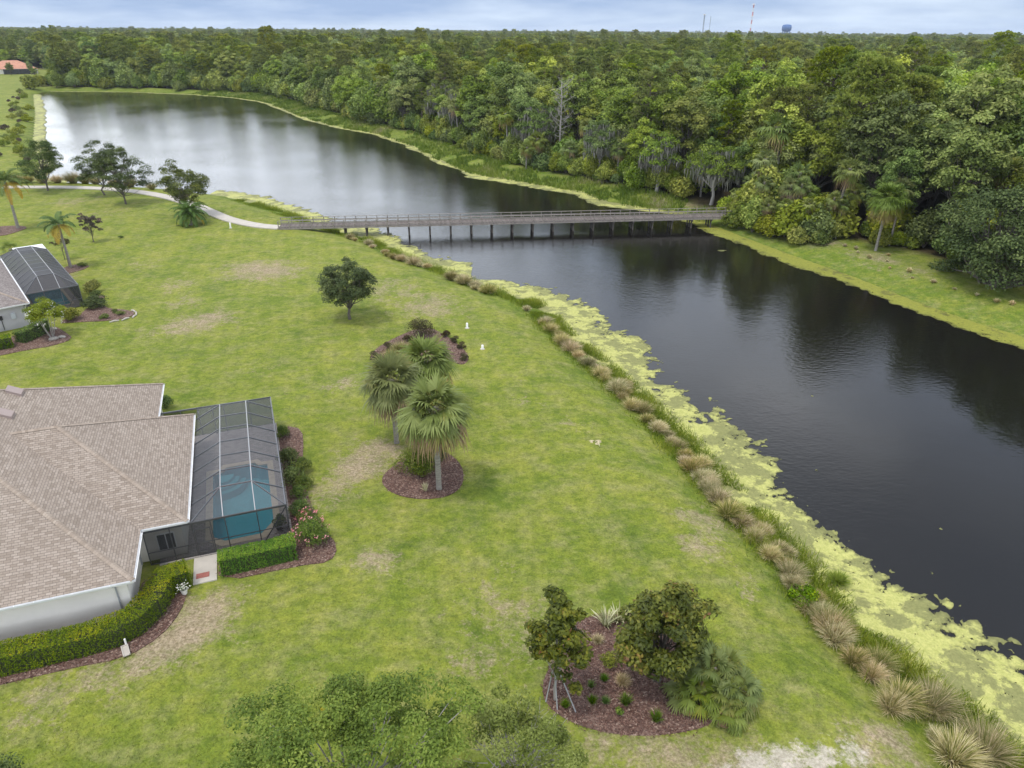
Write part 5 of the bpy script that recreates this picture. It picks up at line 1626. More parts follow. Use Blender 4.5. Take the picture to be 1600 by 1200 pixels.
# ------------------------------------------------------------------ hedges
def hedge(label, path, width, height, m, seed, dens=420, leaf=0.09):
    rng = np.random.default_rng(seed)
    P = np.array(path, float)
    c0 = P.mean(0)
    t = thing('clipped_hedge', label, 'hedge', at(*c0))
    core = MB(); Qp, Qn, Qt = [], [], []
    # a densified centre line with its normals
    pts = [P[0]]
    for a, b in zip(P[:-1], P[1:]):
        n = max(1, int(np.linalg.norm(b - a) / 0.35))
        pts += [a + (b - a) * (k + 1) / n for k in range(n)]
    pts = np.array(pts)
    tan = norm(np.gradient(pts, axis=0)); nr = np.stack([-tan[:, 1], tan[:, 0]], 1)
    prof = [(-0.42, 0.0), (-0.44, 0.7), (-0.36, 0.9), (0.36, 0.9), (0.44, 0.7), (0.42, 0.0)]
    vs, fs = [], []
    for p, n_ in zip(pts, nr):
        for u, w in prof:
            vs.append((*(p + n_ * u * width - c0), w * height))
    k = len(prof)
    for i in range(len(pts) - 1):
        for j in range(k - 1):
            fs.append((i * k + j, i * k + j + 1, (i + 1) * k + j + 1, (i + 1) * k + j))
    fs += [tuple(range(k)), tuple(range(len(pts) * k - 1, len(pts) * k - k - 1, -1))]
    core.add(vs, fs)
    ob('stems', core.mesh('stems', M['core']), t)
    L = sum(np.linalg.norm(b - a) for a, b in zip(P[:-1], P[1:])) + width
    n = int(L * dens)
    i = rng.integers(0, len(pts), n)
    q = rng.uniform(0, 1, n)
    side = rng.choice([-1.0, 1.0], n)
    top = q < 0.46
    u = np.where(top, rng.uniform(-0.5, 0.5, n), side * 0.5) * width
    w = np.where(top, 1.0, rng.uniform(0.04, 1.0, n)) * height
    nz = np.array([mnoise.noise((float(pts[k_][0]) * 1.1, float(pts[k_][1]) * 1.1 + float(uu), float(ww) * 1.1)) for k_, uu, ww in zip(i, u, w)])
    u = u * (1 + 0.09 * nz); w = w * (1 + 0.07 * nz)
    along = rng.uniform(-0.25, 0.25, n)
    endc = rng.uniform(0, 1, n) < width * 1.2 / L / 1.0
    e_i = np.where(rng.uniform(0, 1, n) < 0.5, 0, len(pts) - 1)
    i = np.where(endc & ~top, e_i, i)
    u = np.where(endc & ~top, rng.uniform(-0.5, 0.5, n) * width, u)
    along = np.where(endc & ~top, np.where(e_i == 0, -0.12, 0.12), along)
    xy = pts[i] + nr[i] * u[:, None] + tan[i] * along[:, None] - c0
    C = np.concatenate([xy, w[:, None] + rng.normal(0, 0.025, (n, 1))], 1)
    N = np.concatenate([nr[i] * (side * ~top)[:, None], (top * 1.0)[:, None] + 0.35], 1)
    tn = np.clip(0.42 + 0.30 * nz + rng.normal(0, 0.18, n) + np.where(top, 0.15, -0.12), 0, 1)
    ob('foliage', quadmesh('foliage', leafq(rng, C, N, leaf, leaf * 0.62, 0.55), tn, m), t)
    return t
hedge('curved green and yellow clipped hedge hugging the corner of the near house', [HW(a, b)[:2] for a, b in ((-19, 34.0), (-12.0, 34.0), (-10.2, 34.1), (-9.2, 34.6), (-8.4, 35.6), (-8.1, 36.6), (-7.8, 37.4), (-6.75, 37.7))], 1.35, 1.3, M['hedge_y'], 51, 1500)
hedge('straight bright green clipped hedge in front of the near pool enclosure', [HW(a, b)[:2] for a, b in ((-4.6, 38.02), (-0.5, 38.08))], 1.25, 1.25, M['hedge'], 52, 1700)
hedge('dark green low hedge along the wall of the neighbouring house', [(-57.5, 63.8), (-52.4, 68.1)], 1.5, 1.2, M['hedge'], 53, 700, 0.12)
hedge('short olive hedge at the corner of the neighbouring house wall', [(-51.9, 69.0), (-51.2, 71.4), (-51.6, 72.6)], 1.2, 1.25, M['hedge'], 54, 700, 0.12)

# shrubs around the near enclosure
SH = [bush(510 + i, h, r, n, lf, M['shrub'], 16) for i, (h, r, n, lf) in enumerate([(1.4, 0.9, 1800, 0.13), (1.2, 1.0, 1800, 0.11), (1.0, 0.7, 1400, 0.10)])]
for k, (a, b, s, v, lab) in enumerate([(-0.0, 53.4, 0.8, 0, 'small leafy shrub at the far corner of the near pool enclosure'), (0.15, 48.9, 1.15, 0, 'dense dark shrub at the middle of the near enclosure side wall'), (0.25, 46.6, 1.1, 1, 'grey-green shrub along the near enclosure side wall, second from the oleander'),
                                       (0.45, 44.3, 1.05, 2, 'loose grey-green shrub along the near enclosure side wall, next to the oleander'), (0.3, 42.3, 1.0, 1, 'low shrub squeezed between oleander and enclosure wall'), (1.0, 47.6, 0.95, 0, 'dark shrub at the lawn edge of the bed along the near enclosure'), (0.9, 45.4, 0.9, 1, 'grey-green shrub at the lawn edge, beside the oleander bed'), (-9.3, 61.9, 1.0, 0, 'round dark shrub behind the far corner of the near house roof')]):
    plant(SH[v], 'shrub', lab, 'shrub', HW(a, b, 0.08), k, s)
def with_flowers(parts, seed, n, H, R, size, m, lo=0.5):
    rng = np.random.default_rng(seed)
    cl = n // 6
    d = norm(rng.normal(0, 1, (cl, 3))); d[:, 2] = np.abs(d[:, 2])
    c = d * np.array([R, R, H * (1 - lo)]) * rng.uniform(0.75, 1.05, (cl, 1)) + np.array([0, 0, H * lo])
    P = np.repeat(c, 6, 0) + rng.normal(0, size * 0.55, (cl * 6, 3))
    parts = dict(parts)
    parts['blossoms'] = quadmesh('blossoms', leafq(rng, P, np.tile([0, 0, 1.], (len(P), 1)), size, size * 0.8), rng.uniform(0, 1, len(P)), m)
    return parts
OLE = with_flowers(bush(520, 2.1, 1.35, 3600, 0.15, M['shrub'], 26, 0.3), 521, 120, 2.0, 1.3, 0.12, M['pink'], 0.35)
plant(OLE, 'oleander', 'pink-flowered oleander bush at the near corner of the pool enclosure', 'shrub', HW(0.75, 38.9, 0.08), 0, 1.0)
plant(with_flowers(SH[2], 522, 60, 0.9, 0.7, 0.11, M['pink'], 0.5), 'flowering_shrub', 'small pink-flecked shrub just behind the oleander', 'shrub', HW(0.7, 41.0, 0.08), 0, 1.2)

# ------------------------------------------------------------------ neighbouring house
NROT = rad(40)
def NW(a, b, z=0.0):
    ca, sa = math.cos(NROT), math.sin(NROT)
    return (a * ca - b * sa, a * sa + b * ca, z)
h2 = thing('house', 'neighbouring grey-walled house with brown-grey shingle roof at the left edge', 'house', (0, 0, 0), NROT)
roof_part(h2, (-16, 6.6, 90.65, 112.5), 2.75, 0.5, M['shingle2'], M['cap'])
walls(h2, [(-16, 6.6, 90.65, 112.5)], 2.75, M['stucco2'])
gutter(h2, (-16, 90.65, 2.75), (6.6, 90.65, 2.75), (0, -1, 0), M['white_paint'])
gutter(h2, (6.6, 90.65, 2.75), (6.6, 112.5, 2.75), (1, 0, 0), M['white_paint'])
mb = MB(); mb.bar((6.3, 90.9, 2.6), (6.3, 91.08, 2.3), 0.08, 0.06); mb.bar((6.2, 91.1, 2.3), (6.2, 91.1, 0.1), 0.08, 0.06, up=(0, 1, 0)); ob('downspout', mb.mesh('downspout', M['white_paint']), h2)
b_ = box_obj('meter_box', (4.9, 91.06, 1.5), (0.42, 0.18, 0.62), M['grey_box'], h2, 0, 0.015)
mb = MB(); mb.tube([(3.75, 91.0, 1.55), (3.75, 90.86, 1.55)], [0.14, 0.14], 12); mb.box((3.75, 91.08, 1.5), (0.3, 0.14, 0.45)); mb.bar((3.75, 91.1, 1.3), (3.75, 91.1, 0.1), 0.06, 0.05, up=(0, 1, 0))
ob('electric_meter', mb.mesh('electric_meter', M['black']), h2)
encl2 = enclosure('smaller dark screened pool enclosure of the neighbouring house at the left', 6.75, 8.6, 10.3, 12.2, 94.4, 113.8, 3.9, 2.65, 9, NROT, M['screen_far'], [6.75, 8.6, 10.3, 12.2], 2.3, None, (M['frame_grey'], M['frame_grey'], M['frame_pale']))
# white flat roof beyond that enclosure
o = box_obj('insulated_roof', NW(10.4, 115.7, 2.62), (3.6, 3.0, 0.14), M['white_paint'], None, NROT, 0.02); tag(o, 'white flat patio roof behind the neighbouring pool enclosure', 'patio roof')
for i, (dx, dy) in enumerate(((-1.7, -1.4), (1.7, -1.4), (1.7, 1.4), (-1.7, 1.4))):
    mb = MB(); mb.bar((dx, dy, -2.7), (dx, dy, -0.07), 0.1, 0.1); ob('post', mb.mesh('post', M['white_paint']), o)
build_pool('small pool with pale deck inside the neighbouring enclosure', [(6.2, 94.5), (12.1, 94.5), (12.1, 113.7), (6.2, 113.7)], [(7.6, 96.2), (11.2, 96.2), (11.2, 103.5), (7.6, 103.5)], [(7.3, 95.9), (11.5, 95.9), (11.5, 103.8), (7.3, 103.8)], NROT)
# shrubs and small things there
def crape(seed):
    p = broadleaf(seed, 4.0, 2.0, 1.2, 40, 6500, 0.18, M['lime'], M['dead_wood'], 0.06, -0.5, 0.32, wid=0.55)
    tw = MB(); r_ = np.random.default_rng(seed)
    for k in range(5):
        a = k * 1.26; limb(tw, (0.12 * math.cos(a), 0.12 * math.sin(a), -0.1), (0.9 * math.cos(a), 0.9 * math.sin(a), 2.6), 0.05, 0.02, r_, 0.05, 4, 5)
    p['trunk'] = tw.mesh('trunk', M['dead_wood'], True)
    return with_flowers(p, seed + 1, 200, 3.9, 1.8, 0.2, M['white_petal'], 0.45)
plant(crape(530), 'crape_myrtle', 'small white-flowered tree at the corner of the neighbouring house', 'tree', at(-49.6, 70.6), 0.4, 1.0)
for x, y, s, lab in ((-49.0, 69.9, 1.0, 'flat pale stone at the foot of the white-flowered tree'), (-50.6, 72.6, 0.8, 'grey stone on the mulch behind the white-flowered tree'), (-48.4, 70.4, 0.75, 'dark rounded stone right of the white-flowered tree')):
    import bmesh
    bm = bmesh.new(); bmesh.ops.create_icosphere(bm, subdivisions=3, radius=0.42)
    for v in bm.verts:
        v.co *= 1 + 0.28 * mnoise.noise(v.co * 2.2 + Vector((x, y, 0))); v.co.z *= 0.5
    me = bpy.data.meshes.new('landscape_stone'); bm.to_mesh(me); bm.free(); me.materials.append(M['stone'])
    o = ob('landscape_stone', me); o.location = at(x, y, 0.12); o.scale = (s * 1.2, s * 0.9, s); tag(o, lab, 'stone')
YB = bush(540, 1.5, 1.1, 1500, 0.2, M['ygreen'], 14)
DB = bush(541, 1.2, 1.2, 1600, 0.17, M['oak'], 16)
TB = bush(542, 0.6, 0.7, 700, 0.13, M['shrub'], 9)
for x, y, p, s, lab in ((-50.3, 75.4, YB, 1.25, 'yellow-green rounded shrub in front of the neighbouring enclosure'), (-49.6, 79.8, DB, 1.35, 'dark round shrub at the near corner of the neighbouring enclosure'), (-52.8, 85.2, YB, 1.15, 'yellow-leaved croton shrub beside the neighbouring enclosure'),
                        (-46.7, 76.2, TB, 1.0, 'low green mound, nearest of three in the pointed mulch bed'), (-46.6, 78.0, TB, 0.8, 'low green mound, farthest of three in the pointed mulch bed'), (-45.5, 77.2, TB, 0.95, 'low green mound, right of three in the pointed mulch bed'),
                        (-51.8, 83.9, TB, 1.2, 'low dark plant in front of the yellow croton shrub'), (-60.0, 95.6, TB, 1.1, 'low dark plant beside the yellow-fronded palm'), (-62.1, 110.8, TB, 0.75, 'tiny dark shrub alone on the lawn right of the plum tree'),
                        (-84.6, 113.6, DB, 1.3, 'reddish-dark shrub under the palm at the far left edge')):
    plant(p, 'shrub', lab, 'shrub', at(x, y, 0.03), R0.uniform(0, 6), s)
FAN = sabal(550, 2.2, 26, 14, 1.0, 1.0, 0.14, 0.09, 0.1, dead=0.05)
plant(FAN, 'dwarf_fan_palm', 'low fan palm behind the neighbouring pool enclosure at the left edge', 'palm', at(-73.5, 101.6), 0, 1.0)

# ------------------------------------------------------------------ lawn trees
LOAK = [broadleaf(200 + i, h, r, th, 95, 19000, 0.21, M['oak'], M['bark'], 0.16, -0.85, 0.25, lean=ln, wid=0.6) for i, (h, r, th, ln) in enumerate([(6.9, 3.2, 1.4, 0.2), (10.0, 4.3, 1.7, 0.3), (9.9, 4.0, 2.0, 0.4), (8.9, 4.4, 1.4, -0.3)])]
for i, (x, y, v, s, rz, lab) in enumerate([(-18.74, 76.67, 0, 1.0, 0.2, 'small round dark oak alone in the middle of the lawn'), (-94.7, 146.6, 1, 1.0, 1.2, 'leftmost of the three dark oaks by the path at the pond'),
                                           (-81.0, 142.7, 2, 1.0, 0.4, 'middle of the three dark oaks by the path at the pond'), (-73.1, 134.9, 1, 1.02, 3.0, 'rightmost of the three dark oaks by the path, trunk leaning'),
                                           (-57.4, 125.5, 3, 1.02, 0.9, 'dark oak with a short palm in front of it beside the path'), (-106.5, 143.0, 1, 1.0, 2.2, 'dark oak cut off by the left edge of the picture')]):
    plant(LOAK[v], 'oak_tree', lab, 'tree', at(x, y), rz, s)
plant(queen(560, 3.0, 44, 3.6, 0.04, 0.22), 'date_palm', 'short wide feather palm standing in front of the oak by the path', 'palm', at(-54.6, 119.5), 0, 1.0)
plant(queen(570, 8.0, 26, 4.4, 0.3, 0.17), 'queen_palm', 'feather palm with drooping green and yellow fronds at the left edge', 'palm', at(-81.9, 116.4), 0.5, 1.05)
plant(queen(571, 6.9, 18, 2.9, 0.35, 0.15), 'queen_palm', 'feather palm with one hanging bright yellow frond behind the neighbouring enclosure', 'palm', at(-61.4, 95.3), 2.0, 1.0)
plant(broadleaf(572, 3.6, 1.3, 1.0, 16, 1400, 0.16, M['bronze'], M['bark'], 0.05, -0.4, 0.34), 'small_dark_tree', 'small dark-leaved tree beside the yellow-fronded palm', 'tree', at(-64.3, 99.0), 0, 1.0)
plant(broadleaf(573, 4.6, 1.35, 0.9, 36, 5200, 0.17, M['plum'], M['bark'], 0.07, -0.5, 0.30), 'plum_tree', 'small purple-leaved tree alone on the lawn at the left', 'tree', at(-65.2, 108.5), 0, 1.0)

# palm island
def near_palm(seed, H, lean, n=62):
    return sabal(seed, H, n + 14, 22, 1.55, 1.5, 0.2, 0.125, lean, dead=0.24)
plant(near_palm(580, 9.0, 0.05), 'cabbage_palm', 'nearest of the three cabbage palms, pale straight trunk in the round mulch bed', 'palm', at(-5.25, 42.85), 0.3)
plant(near_palm(581, 7.9, 0.05), 'cabbage_palm', 'left cabbage palm of the three, behind the round mulch bed', 'palm', at(-9.3, 49.3), 1.9)
plant(near_palm(582, 7.2, 0.05, 70), 'cabbage_palm', 'farthest of the three cabbage palms, trunk hidden behind the others', 'palm', at(-7.3, 54.6), 4.0)
ISL = bush(583, 2.2, 1.5, 5200, 0.13, M['shrub'], 30, 0.45)
plant(ISL, 'shrub', 'large dark green shrub in the round mulch bed between the palm trunks', 'shrub', at(-7.1, 45.0, 0.06), 0, 1.1)
plant(ISL, 'shrub', 'dark shrub half hidden behind the large shrub in the round mulch bed', 'shrub', at(-5.9, 47.0, 0.06), 2, 0.8)
FLAX = {'leaves': grass_clump(584, 34, 0.75, 0.45, M['flax'], 0.035, (0.2, 1.0), 0.2, (0, 0))['blades']}
plant(FLAX, 'strap_leaved_plant', 'small pale grey-green plant at the front of the round mulch bed', 'plant', at(-6.2, 42.6, 0.1), 0, 0.9)
BRZ = bush(585, 0.8, 0.65, 800, 0.11, M['bronze'], 10)
plant(bush(586, 2.4, 1.8, 2600, 0.14, M['bronze'], 16, 0.55), 'bronze_shrub', 'tall bronze-leaved shrub at the back of the bed behind the palms', 'shrub', at(-9.9, 71.6, 0.06), 0, 1.0)
for i, (x, y, s, lab) in enumerate([(-13.9, 65.4, 1.15, 'leftmost dark mound shrub in the bed behind the palms'), (-12.9, 67.8, 1.2, 'second dark mound shrub from the left in the bed behind the palms'), (-11.2, 69.9, 1.1, 'third dark mound shrub from the left in the bed behind the palms'),
                                    (-7.2, 71.4, 1.05, 'first dark mound shrub right of the tall bronze shrub'), (-6.1, 69.9, 1.0, 'second dark mound shrub right of the tall bronze shrub'), (-5.3, 68.3, 1.0, 'third dark mound shrub right of the tall bronze shrub'), (-4.9, 65.5, 0.95, 'rightmost dark mound shrub at the tip of the bed behind the palms')]):
    plant(BRZ, 'mound_shrub', lab, 'shrub', at(x, y, 0.05), i, s)
for i, (x, y, s, lab) in enumerate([(-11.6, 66.8, 1.0, 'tan grass tuft left of the farthest palm in the back bed'), (-10.8, 64.6, 0.9, 'tan grass tuft in front of the back bed, left of the farthest palm'), (-12.2, 65.4, 0.8, 'tan grass tuft near the leftmost mound shrub')]):
    plant(CLUMP_GREEN[i % 2], 'grass_tuft', lab, 'grass clump', at(x, y, 0.04), i, s)

# white irrigation markers, debris
def marker(label, x, y, h):
    t = thing('irrigation_marker', label, 'marker', at(x, y))
    mb = MB(); mb.tube([(0, 0, -0.05), (0, 0, h * 0.94), (0, 0, h)], [0.12, 0.12, 0.09], 12); ob('pipe', mb.mesh('pipe', M['white_plastic'], True), t)
    mb = MB(); mb.tube([(0, 0, 0), (0, 0, 0.05)], [0.26, 0.22], 14); ob('collar', mb.mesh('collar', M['concrete']), t)
marker('taller white pipe stub on the lawn right of the back mulch bed', -5.08, 74.1, 0.6)
marker('shorter white pipe stub on the lawn, nearer the canal', -3.12, 68.3, 0.45)

marker('white pipe beside the path near the bridge entrance', -47.2, 117.7, 0.9)
t = thing('fallen_frond', 'dried tan palm frond lying alone on the lawn near the canal', 'debris', at(6.8, 49.6, 0.03), 0.4)
rng = np.random.default_rng(31)
Q, T = fan_crown(rng, (0, 0, 0.05), 3, 0.25, 0.5, 12, -5, 25, 1.0, 0.07)
ob('blades', quadmesh('blades', Q, np.full(len(T), 0.95), M['tan_grass']), t)
mb = MB(); mb.tube([(0, 0, 0.05), (0.05, -0.35, 0.06), (0.0, -0.75, 0.02)], [0.04, 0.03, 0.025], 6); ob('stalk', mb.mesh('stalk', M['flax']), t)

# ------------------------------------------------------------------ foreground magnolia bed
MAG1 = broadleaf(590, 6.5, 1.55, 1.7, 52, 4800, 0.26, M['magnolia'], M['dead_wood'], 0.07, -0.75, 0.30, wid=0.5, top=0.45)
plant(MAG1, 'magnolia_tree', 'narrow staked magnolia at the left end of the large mulch bed', 'tree', at(2.3, 24.75, 0.08), 0.5, 1.0)
MAG2 = broadleaf(591, 6.4, 2.2, 0.4, 120, 13500, 0.26, M['magnolia'], M['bark'], 0.1, -0.8, 0.26, wid=0.5, top=0.7)
plant(MAG2, 'magnolia_tree', 'broad bushy magnolia in the middle of the large mulch bed', 'tree', at(7.55, 25.9, 0.08), 0.9, 1.0)
for i, (p, q, lab) in enumerate((((2.45, 24.7, 1.9), (3.25, 24.0, 0.05), 'pale support pole leaning right against the staked magnolia'), ((2.2, 24.75, 1.9), (2.35, 24.15, 0.05), 'pale support pole in front of the staked magnolia trunk'), ((2.1, 24.9, 1.9), (1.8, 24.6, 0.05), 'pale support pole leaning left against the staked magnolia'))):
    mb = MB(); mb.tube([tuple(np.array(p) - np.array(q)), (0, 0, 0)], [0.032, 0.035], 6)
    o = ob('support_pole', mb.mesh('support_pole', M['frame_pale'])); o.location = q; tag(o, lab, 'pole')
# saw palmetto: one clump, several crowns
t = thing('saw_palmetto', 'clump of blue-green fan palmettos at the right end of the large mulch bed', 'palm', at(10.15, 24.7, 0.05), 0, None, 0.76)
rng = np.random.default_rng(61)
for i, (dx, dy, z) in enumerate([(0.0, 0.6, 2.4), (0.9, 1.0, 2.1), (-1.0, -0.2, 1.2), (0.4, -0.5, 1.5), (1.5, -0.1, 1.4), (-0.3, 1.5, 2.0), (0.6, -1.2, 0.7), (-1.8, 0.1, 0.6)]):
    Q, T = fan_crown(rng, (0, 0, 0), 22, 0.95, 0.95, 17, -35, 80, 0.08, 0.105)
    o = ob('crown', quadmesh('crown', Q, T, M['palm']), t); o.location = (dx, dy, z)
    mb = MB(); mb.tube([(dx * 0.3, dy * 0.3, -0.1), (dx * 0.8, dy * 0.8, z * 0.5), (dx, dy, z)], [0.13, 0.12, 0.11], 8); ob('trunk', mb.mesh('trunk', M['palm_bark'], True), t)
FL2 = {'leaves': grass_clump(592, 46, 1.0, 0.85, M['flax'], 0.045, (0.1, 1.0), 0.15, (0, 0))['blades']}
plant(FL2, 'variegated_flax', 'pale striped strap-leaved plant, left one at the back edge of the large bed', 'plant', at(5.4, 29.75, 0.08), 0, 1.0)
plant(FL2, 'variegated_flax', 'pale striped strap-leaved plant, right one beside the broad magnolia', 'plant', at(6.15, 30.0, 0.08), 1.7, 0.95)
plant(bush(593, 0.7, 0.65, 900, 0.1, M['ygreen'], 10), 'yellow_shrub', 'small bright yellow-green shrub in the middle of the large mulch bed', 'shrub', at(5.2, 27.0, 0.08), 0, 1.0)
DK = grass_clump(594, 130, 0.5, 0.32, M['green_grass'], 0.016, (0.0, 0.35), 0.3, (0, 0))
for i, (x, y, s, lab) in enumerate([(4.85, 25.9, 0.9, 'dark grassy tuft, upper left of the row in the large mulch bed'), (4.14, 25.5, 0.85, 'dark grassy tuft, second from left in the large mulch bed'), (4.1, 24.55, 1.0, 'dark grassy tuft right of the leaning magnolia pole'), (4.75, 24.55, 0.85, 'smallest dark grassy tuft, beside its twin in the large mulch bed'),
                                    (5.75, 24.5, 1.3, 'largest dark grassy tuft, centre front of the large mulch bed'), (7.1, 23.55, 1.3, 'dark grassy tuft at the front right rim of the large mulch bed'), (2.75, 24.3, 1.0, 'dark grassy tuft at the foot of the staked magnolia')]):
    plant(DK, 'dark_tuft', lab, 'plant', at(x, y, 0.1), i, s)
plant(bush(595, 0.4, 0.32, 200, 0.11, M['hedge'], 6), 'small_leafy_plant', 'tiny bright leafy plant at the front of the large mulch bed', 'plant', at(5.25, 23.95, 0.1), 0, 1.0)
plant(CLUMP_TAN[1], 'grass_tuft', 'faded straw tuft in the middle of the large mulch bed', 'grass clump', at(5.75, 25.75, 0.08), 0, 0.5)
plant(CLUMP_TAN[3], 'grass_tuft', 'faded straw tuft near the back left of the large mulch bed', 'grass clump', at(4.75, 28.5, 0.08), 0, 0.45)

# ------------------------------------------------------------------ tree tops at the bottom edge
TB1 = with_flowers(broadleaf(600, 8.3, 4.4, 1.8, 130, 36000, 0.15, M['feathery'], M['dead_wood'], 0.16, -0.2, 0.17, wid=0.5), 601, 60, 6.4, 4.4, 0.16, M['yellow_petal'], 0.55)
plant(TB1, 'flowering_tree', 'wide loose green treetop with a few yellow flowers at the bottom edge', 'tree', at(-6.2, 17.3), 0, 1.0)
def twiggy(seed):
    p = broadleaf(seed, 5.9, 2.3, 1.2, 60, 11000, 0.14, M['pale_leaf'], M['dead_wood'], 0.1, -0.2, 0.24, wid=0.45)
    r_ = np.random.default_rng(seed); tw = MB()
    for k in range(150):
        d = norm(r_.normal(0, 1, 3)); d[2] = abs(d[2]) * 0.8 + 0.15
        a = np.array([0, 0, 2.4]) + d * np.array([2.5, 2.5, 2.6]) * r_.uniform(0.35, 0.75)
        b = a + norm(d + r_.normal(0, 0.5, 3)) * r_.uniform(0.6, 1.4)
        limb(tw, a, b, 0.022, 0.007, r_, 0.12, 4, 4)
    p['twigs'] = tw.mesh('twigs', M['dead_wood'])
    return p
plant(twiggy(610), 'pale_twiggy_tree', 'yellow-green treetop with pale bare twigs at the bottom edge', 'tree', at(0.25, 19.4), 0, 1.0)
plant(bush(611, 2.4, 1.2, 1600, 0.14, M['oak'], 14), 'shrub', 'dark leafy shrub top in the bottom left corner', 'shrub', at(-21.9, 19.6), 0, 1.0)

# ------------------------------------------------------------------ footbridge
BA, BB = Vector((-39.0, 117.95, 0)), Vector((38.6, 127.85, 0))
bl = (BB - BA).length
brot = math.atan2(BB.y - BA.y, BB.x - BA.x)
br = thing('footbridge', 'long grey weathered timber footbridge crossing the canal on piles', 'bridge', (BA.x, BA.y, 0.0), brot)
DZ = 0.32; BWID = 2.6
def deckz(x): return DZ + 0.0 * x
mb = MB(); rr = random.Random(2)
nbd = int(bl / 0.15)
for i in range(nbd):
    x = (i + 0.5) * bl / nbd
    mb.box((x, rr.uniform(-.01, .01), deckz(x) - 0.02 + rr.uniform(-.004, .004)), (0.138, BWID, 0.04), 0, 0, rr.random())
d_ = ob('deck_boards', mb.mesh('deck_boards', M['deck']), br); d_['kind'] = 'stuff'
for sy in (-1, 1):
    for z0, h, w, nm in ((1.14, 0.05, 0.18, 'cap_rail'), (0.66, 0.12, 0.04, 'middle_rail'), (0.20, 0.12, 0.04, 'lower_rail'), (-0.17, 0.26, 0.07, 'stringer')):
        mb = MB()
        for i in range(22):
            x0, x1 = bl * i / 22, bl * (i + 1) / 22
            y = sy * (BWID / 2 - (0.0 if nm == 'stringer' else 0.02))
            mb.bar((x0, y, deckz(x0) + z0), (x1, y, deckz(x1) + z0), w, h)
        ob(nm, mb.mesh(nm, M['timber']), br)
pm = MB(); pm.box((0, 0, 0.42), (0.13, 0.11, 1.32)); post_me = pm.mesh('rail_post', M['timber'])
npost = 44
for i in range(npost + 1):
    x = bl * i / npost
    for sy in (-1, 1):
        o = ob('rail_post', post_me, br); o.location = (x, sy * (BWID / 2 + 0.065), deckz(x))
pl = MB(); pl.tube([(0, 0, 0), (0, 0, 3.6)], [0.15, 0.14], 9); pile_me = pl.mesh('pile', M['timber_dark'], True)
cp = MB(); cp.box((0, 0, 0), (0.28, BWID + 0.25, 0.26)); cap_me = cp.mesh('pile_cap', M['timber_dark'])
for i in range(3, 22):
    x = bl * i / 22
    o = ob('pile_cap', cap_me, br); o.location = (x, 0, deckz(x) - 0.43)
    for yy in (-1.05, 0, 1.05):
        o = ob('pile', pile_me, br); o.location = (x, yy, deckz(x) - 0.56 - 3.6)

# ------------------------------------------------------------------ path
pp = [(-38.9, 117.9), (-43.6, 119.4), (-49.5, 123.4), (-55.0, 129.0), (-61.0, 135.3), (-70.3, 142.6), (-78.7, 146.9), (-87.8, 149.3), (-96.6, 149.8), (-108, 149.0), (-122, 147)]
path = bpy.data.objects.new('path', None); link(path); tag(path, 'pale concrete path curving from the bridge along the pond', 'path', kind='structure')
def catmull(P, n):
    P = [np.array(p, float) for p in P]
    P = [2 * P[0] - P[1]] + P + [2 * P[-1] - P[-2]]
    out = []
    for i in range(1, len(P) - 2):
        for k in range(n):
            t = k / n
            out.append(0.5 * (2 * P[i] + (P[i + 1] - P[i - 1]) * t + (2 * P[i - 1] - 5 * P[i] + 4 * P[i + 1] - P[i + 2]) * t * t + (3 * P[i] - P[i - 1] - 3 * P[i + 1] + P[i + 2]) * t ** 3))
    return np.array(out)
cl = catmull(pp, 24)
acc = np.concatenate([[0], np.cumsum(np.linalg.norm(np.diff(cl, axis=0), axis=1))])
def along(s): return np.array([np.interp(s, acc, cl[:, 0]), np.interp(s, acc, cl[:, 1])])
ns = int(acc[-1] / 2.0)
for i in range(ns):
    s0, s1 = acc[-1] * i / ns + 0.015, acc[-1] * (i + 1) / ns - 0.015
    a, b = along(s0), along(s1)
    ta = norm(along(s0 + .2) - along(s0 - .2)); tb = norm(along(s1 + .2) - along(s1 - .2))
    w = 1.15
    q = [a + np.array([-ta[1], ta[0]]) * w, a - np.array([-ta[1], ta[0]]) * w, b - np.array([-tb[1], tb[0]]) * w, b + np.array([-tb[1], tb[0]]) * w]
    c = sum(q) / 4
    zt = gz(*c) + 0.16
    mb = MB()
    mb.add([(*(p - c), 0) for p in q] + [(*(p - c), -0.3) for p in q], [(0, 1, 2, 3), (7, 6, 5, 4), (4, 5, 1, 0), (5, 6, 2, 1), (6, 7, 3, 2), (7, 4, 0, 3)])
    o = ob('slab', mb.mesh('slab', M['concrete']), path); o.location = (c[0], c[1], zt)

# reeds beside the path at the pond
for i, (x, y, s) in enumerate([(-106, 154, 1.6), (-103.5, 154.5, 1.5), (-100.5, 154.6, 1.7), (-97.5, 155, 1.8), (-94.5, 155.5, 1.9), (-92, 155.6, 1.8), (-89.8, 155.6, 1.6), (-84.5, 152.6, 1.5), (-80.5, 152.0, 1.5), (-75, 149.8, 1.2), (-70.5, 148.0, 1.0), (-65.4, 143.6, 1.1)]):
    plant((CLUMP_GREEN + CLUMP_TAN)[i % 4], 'pond_reed', 'tall tan reed clump between the path and the pond', 'reeds', at(x, y), i, s, 'reed clumps by the path')
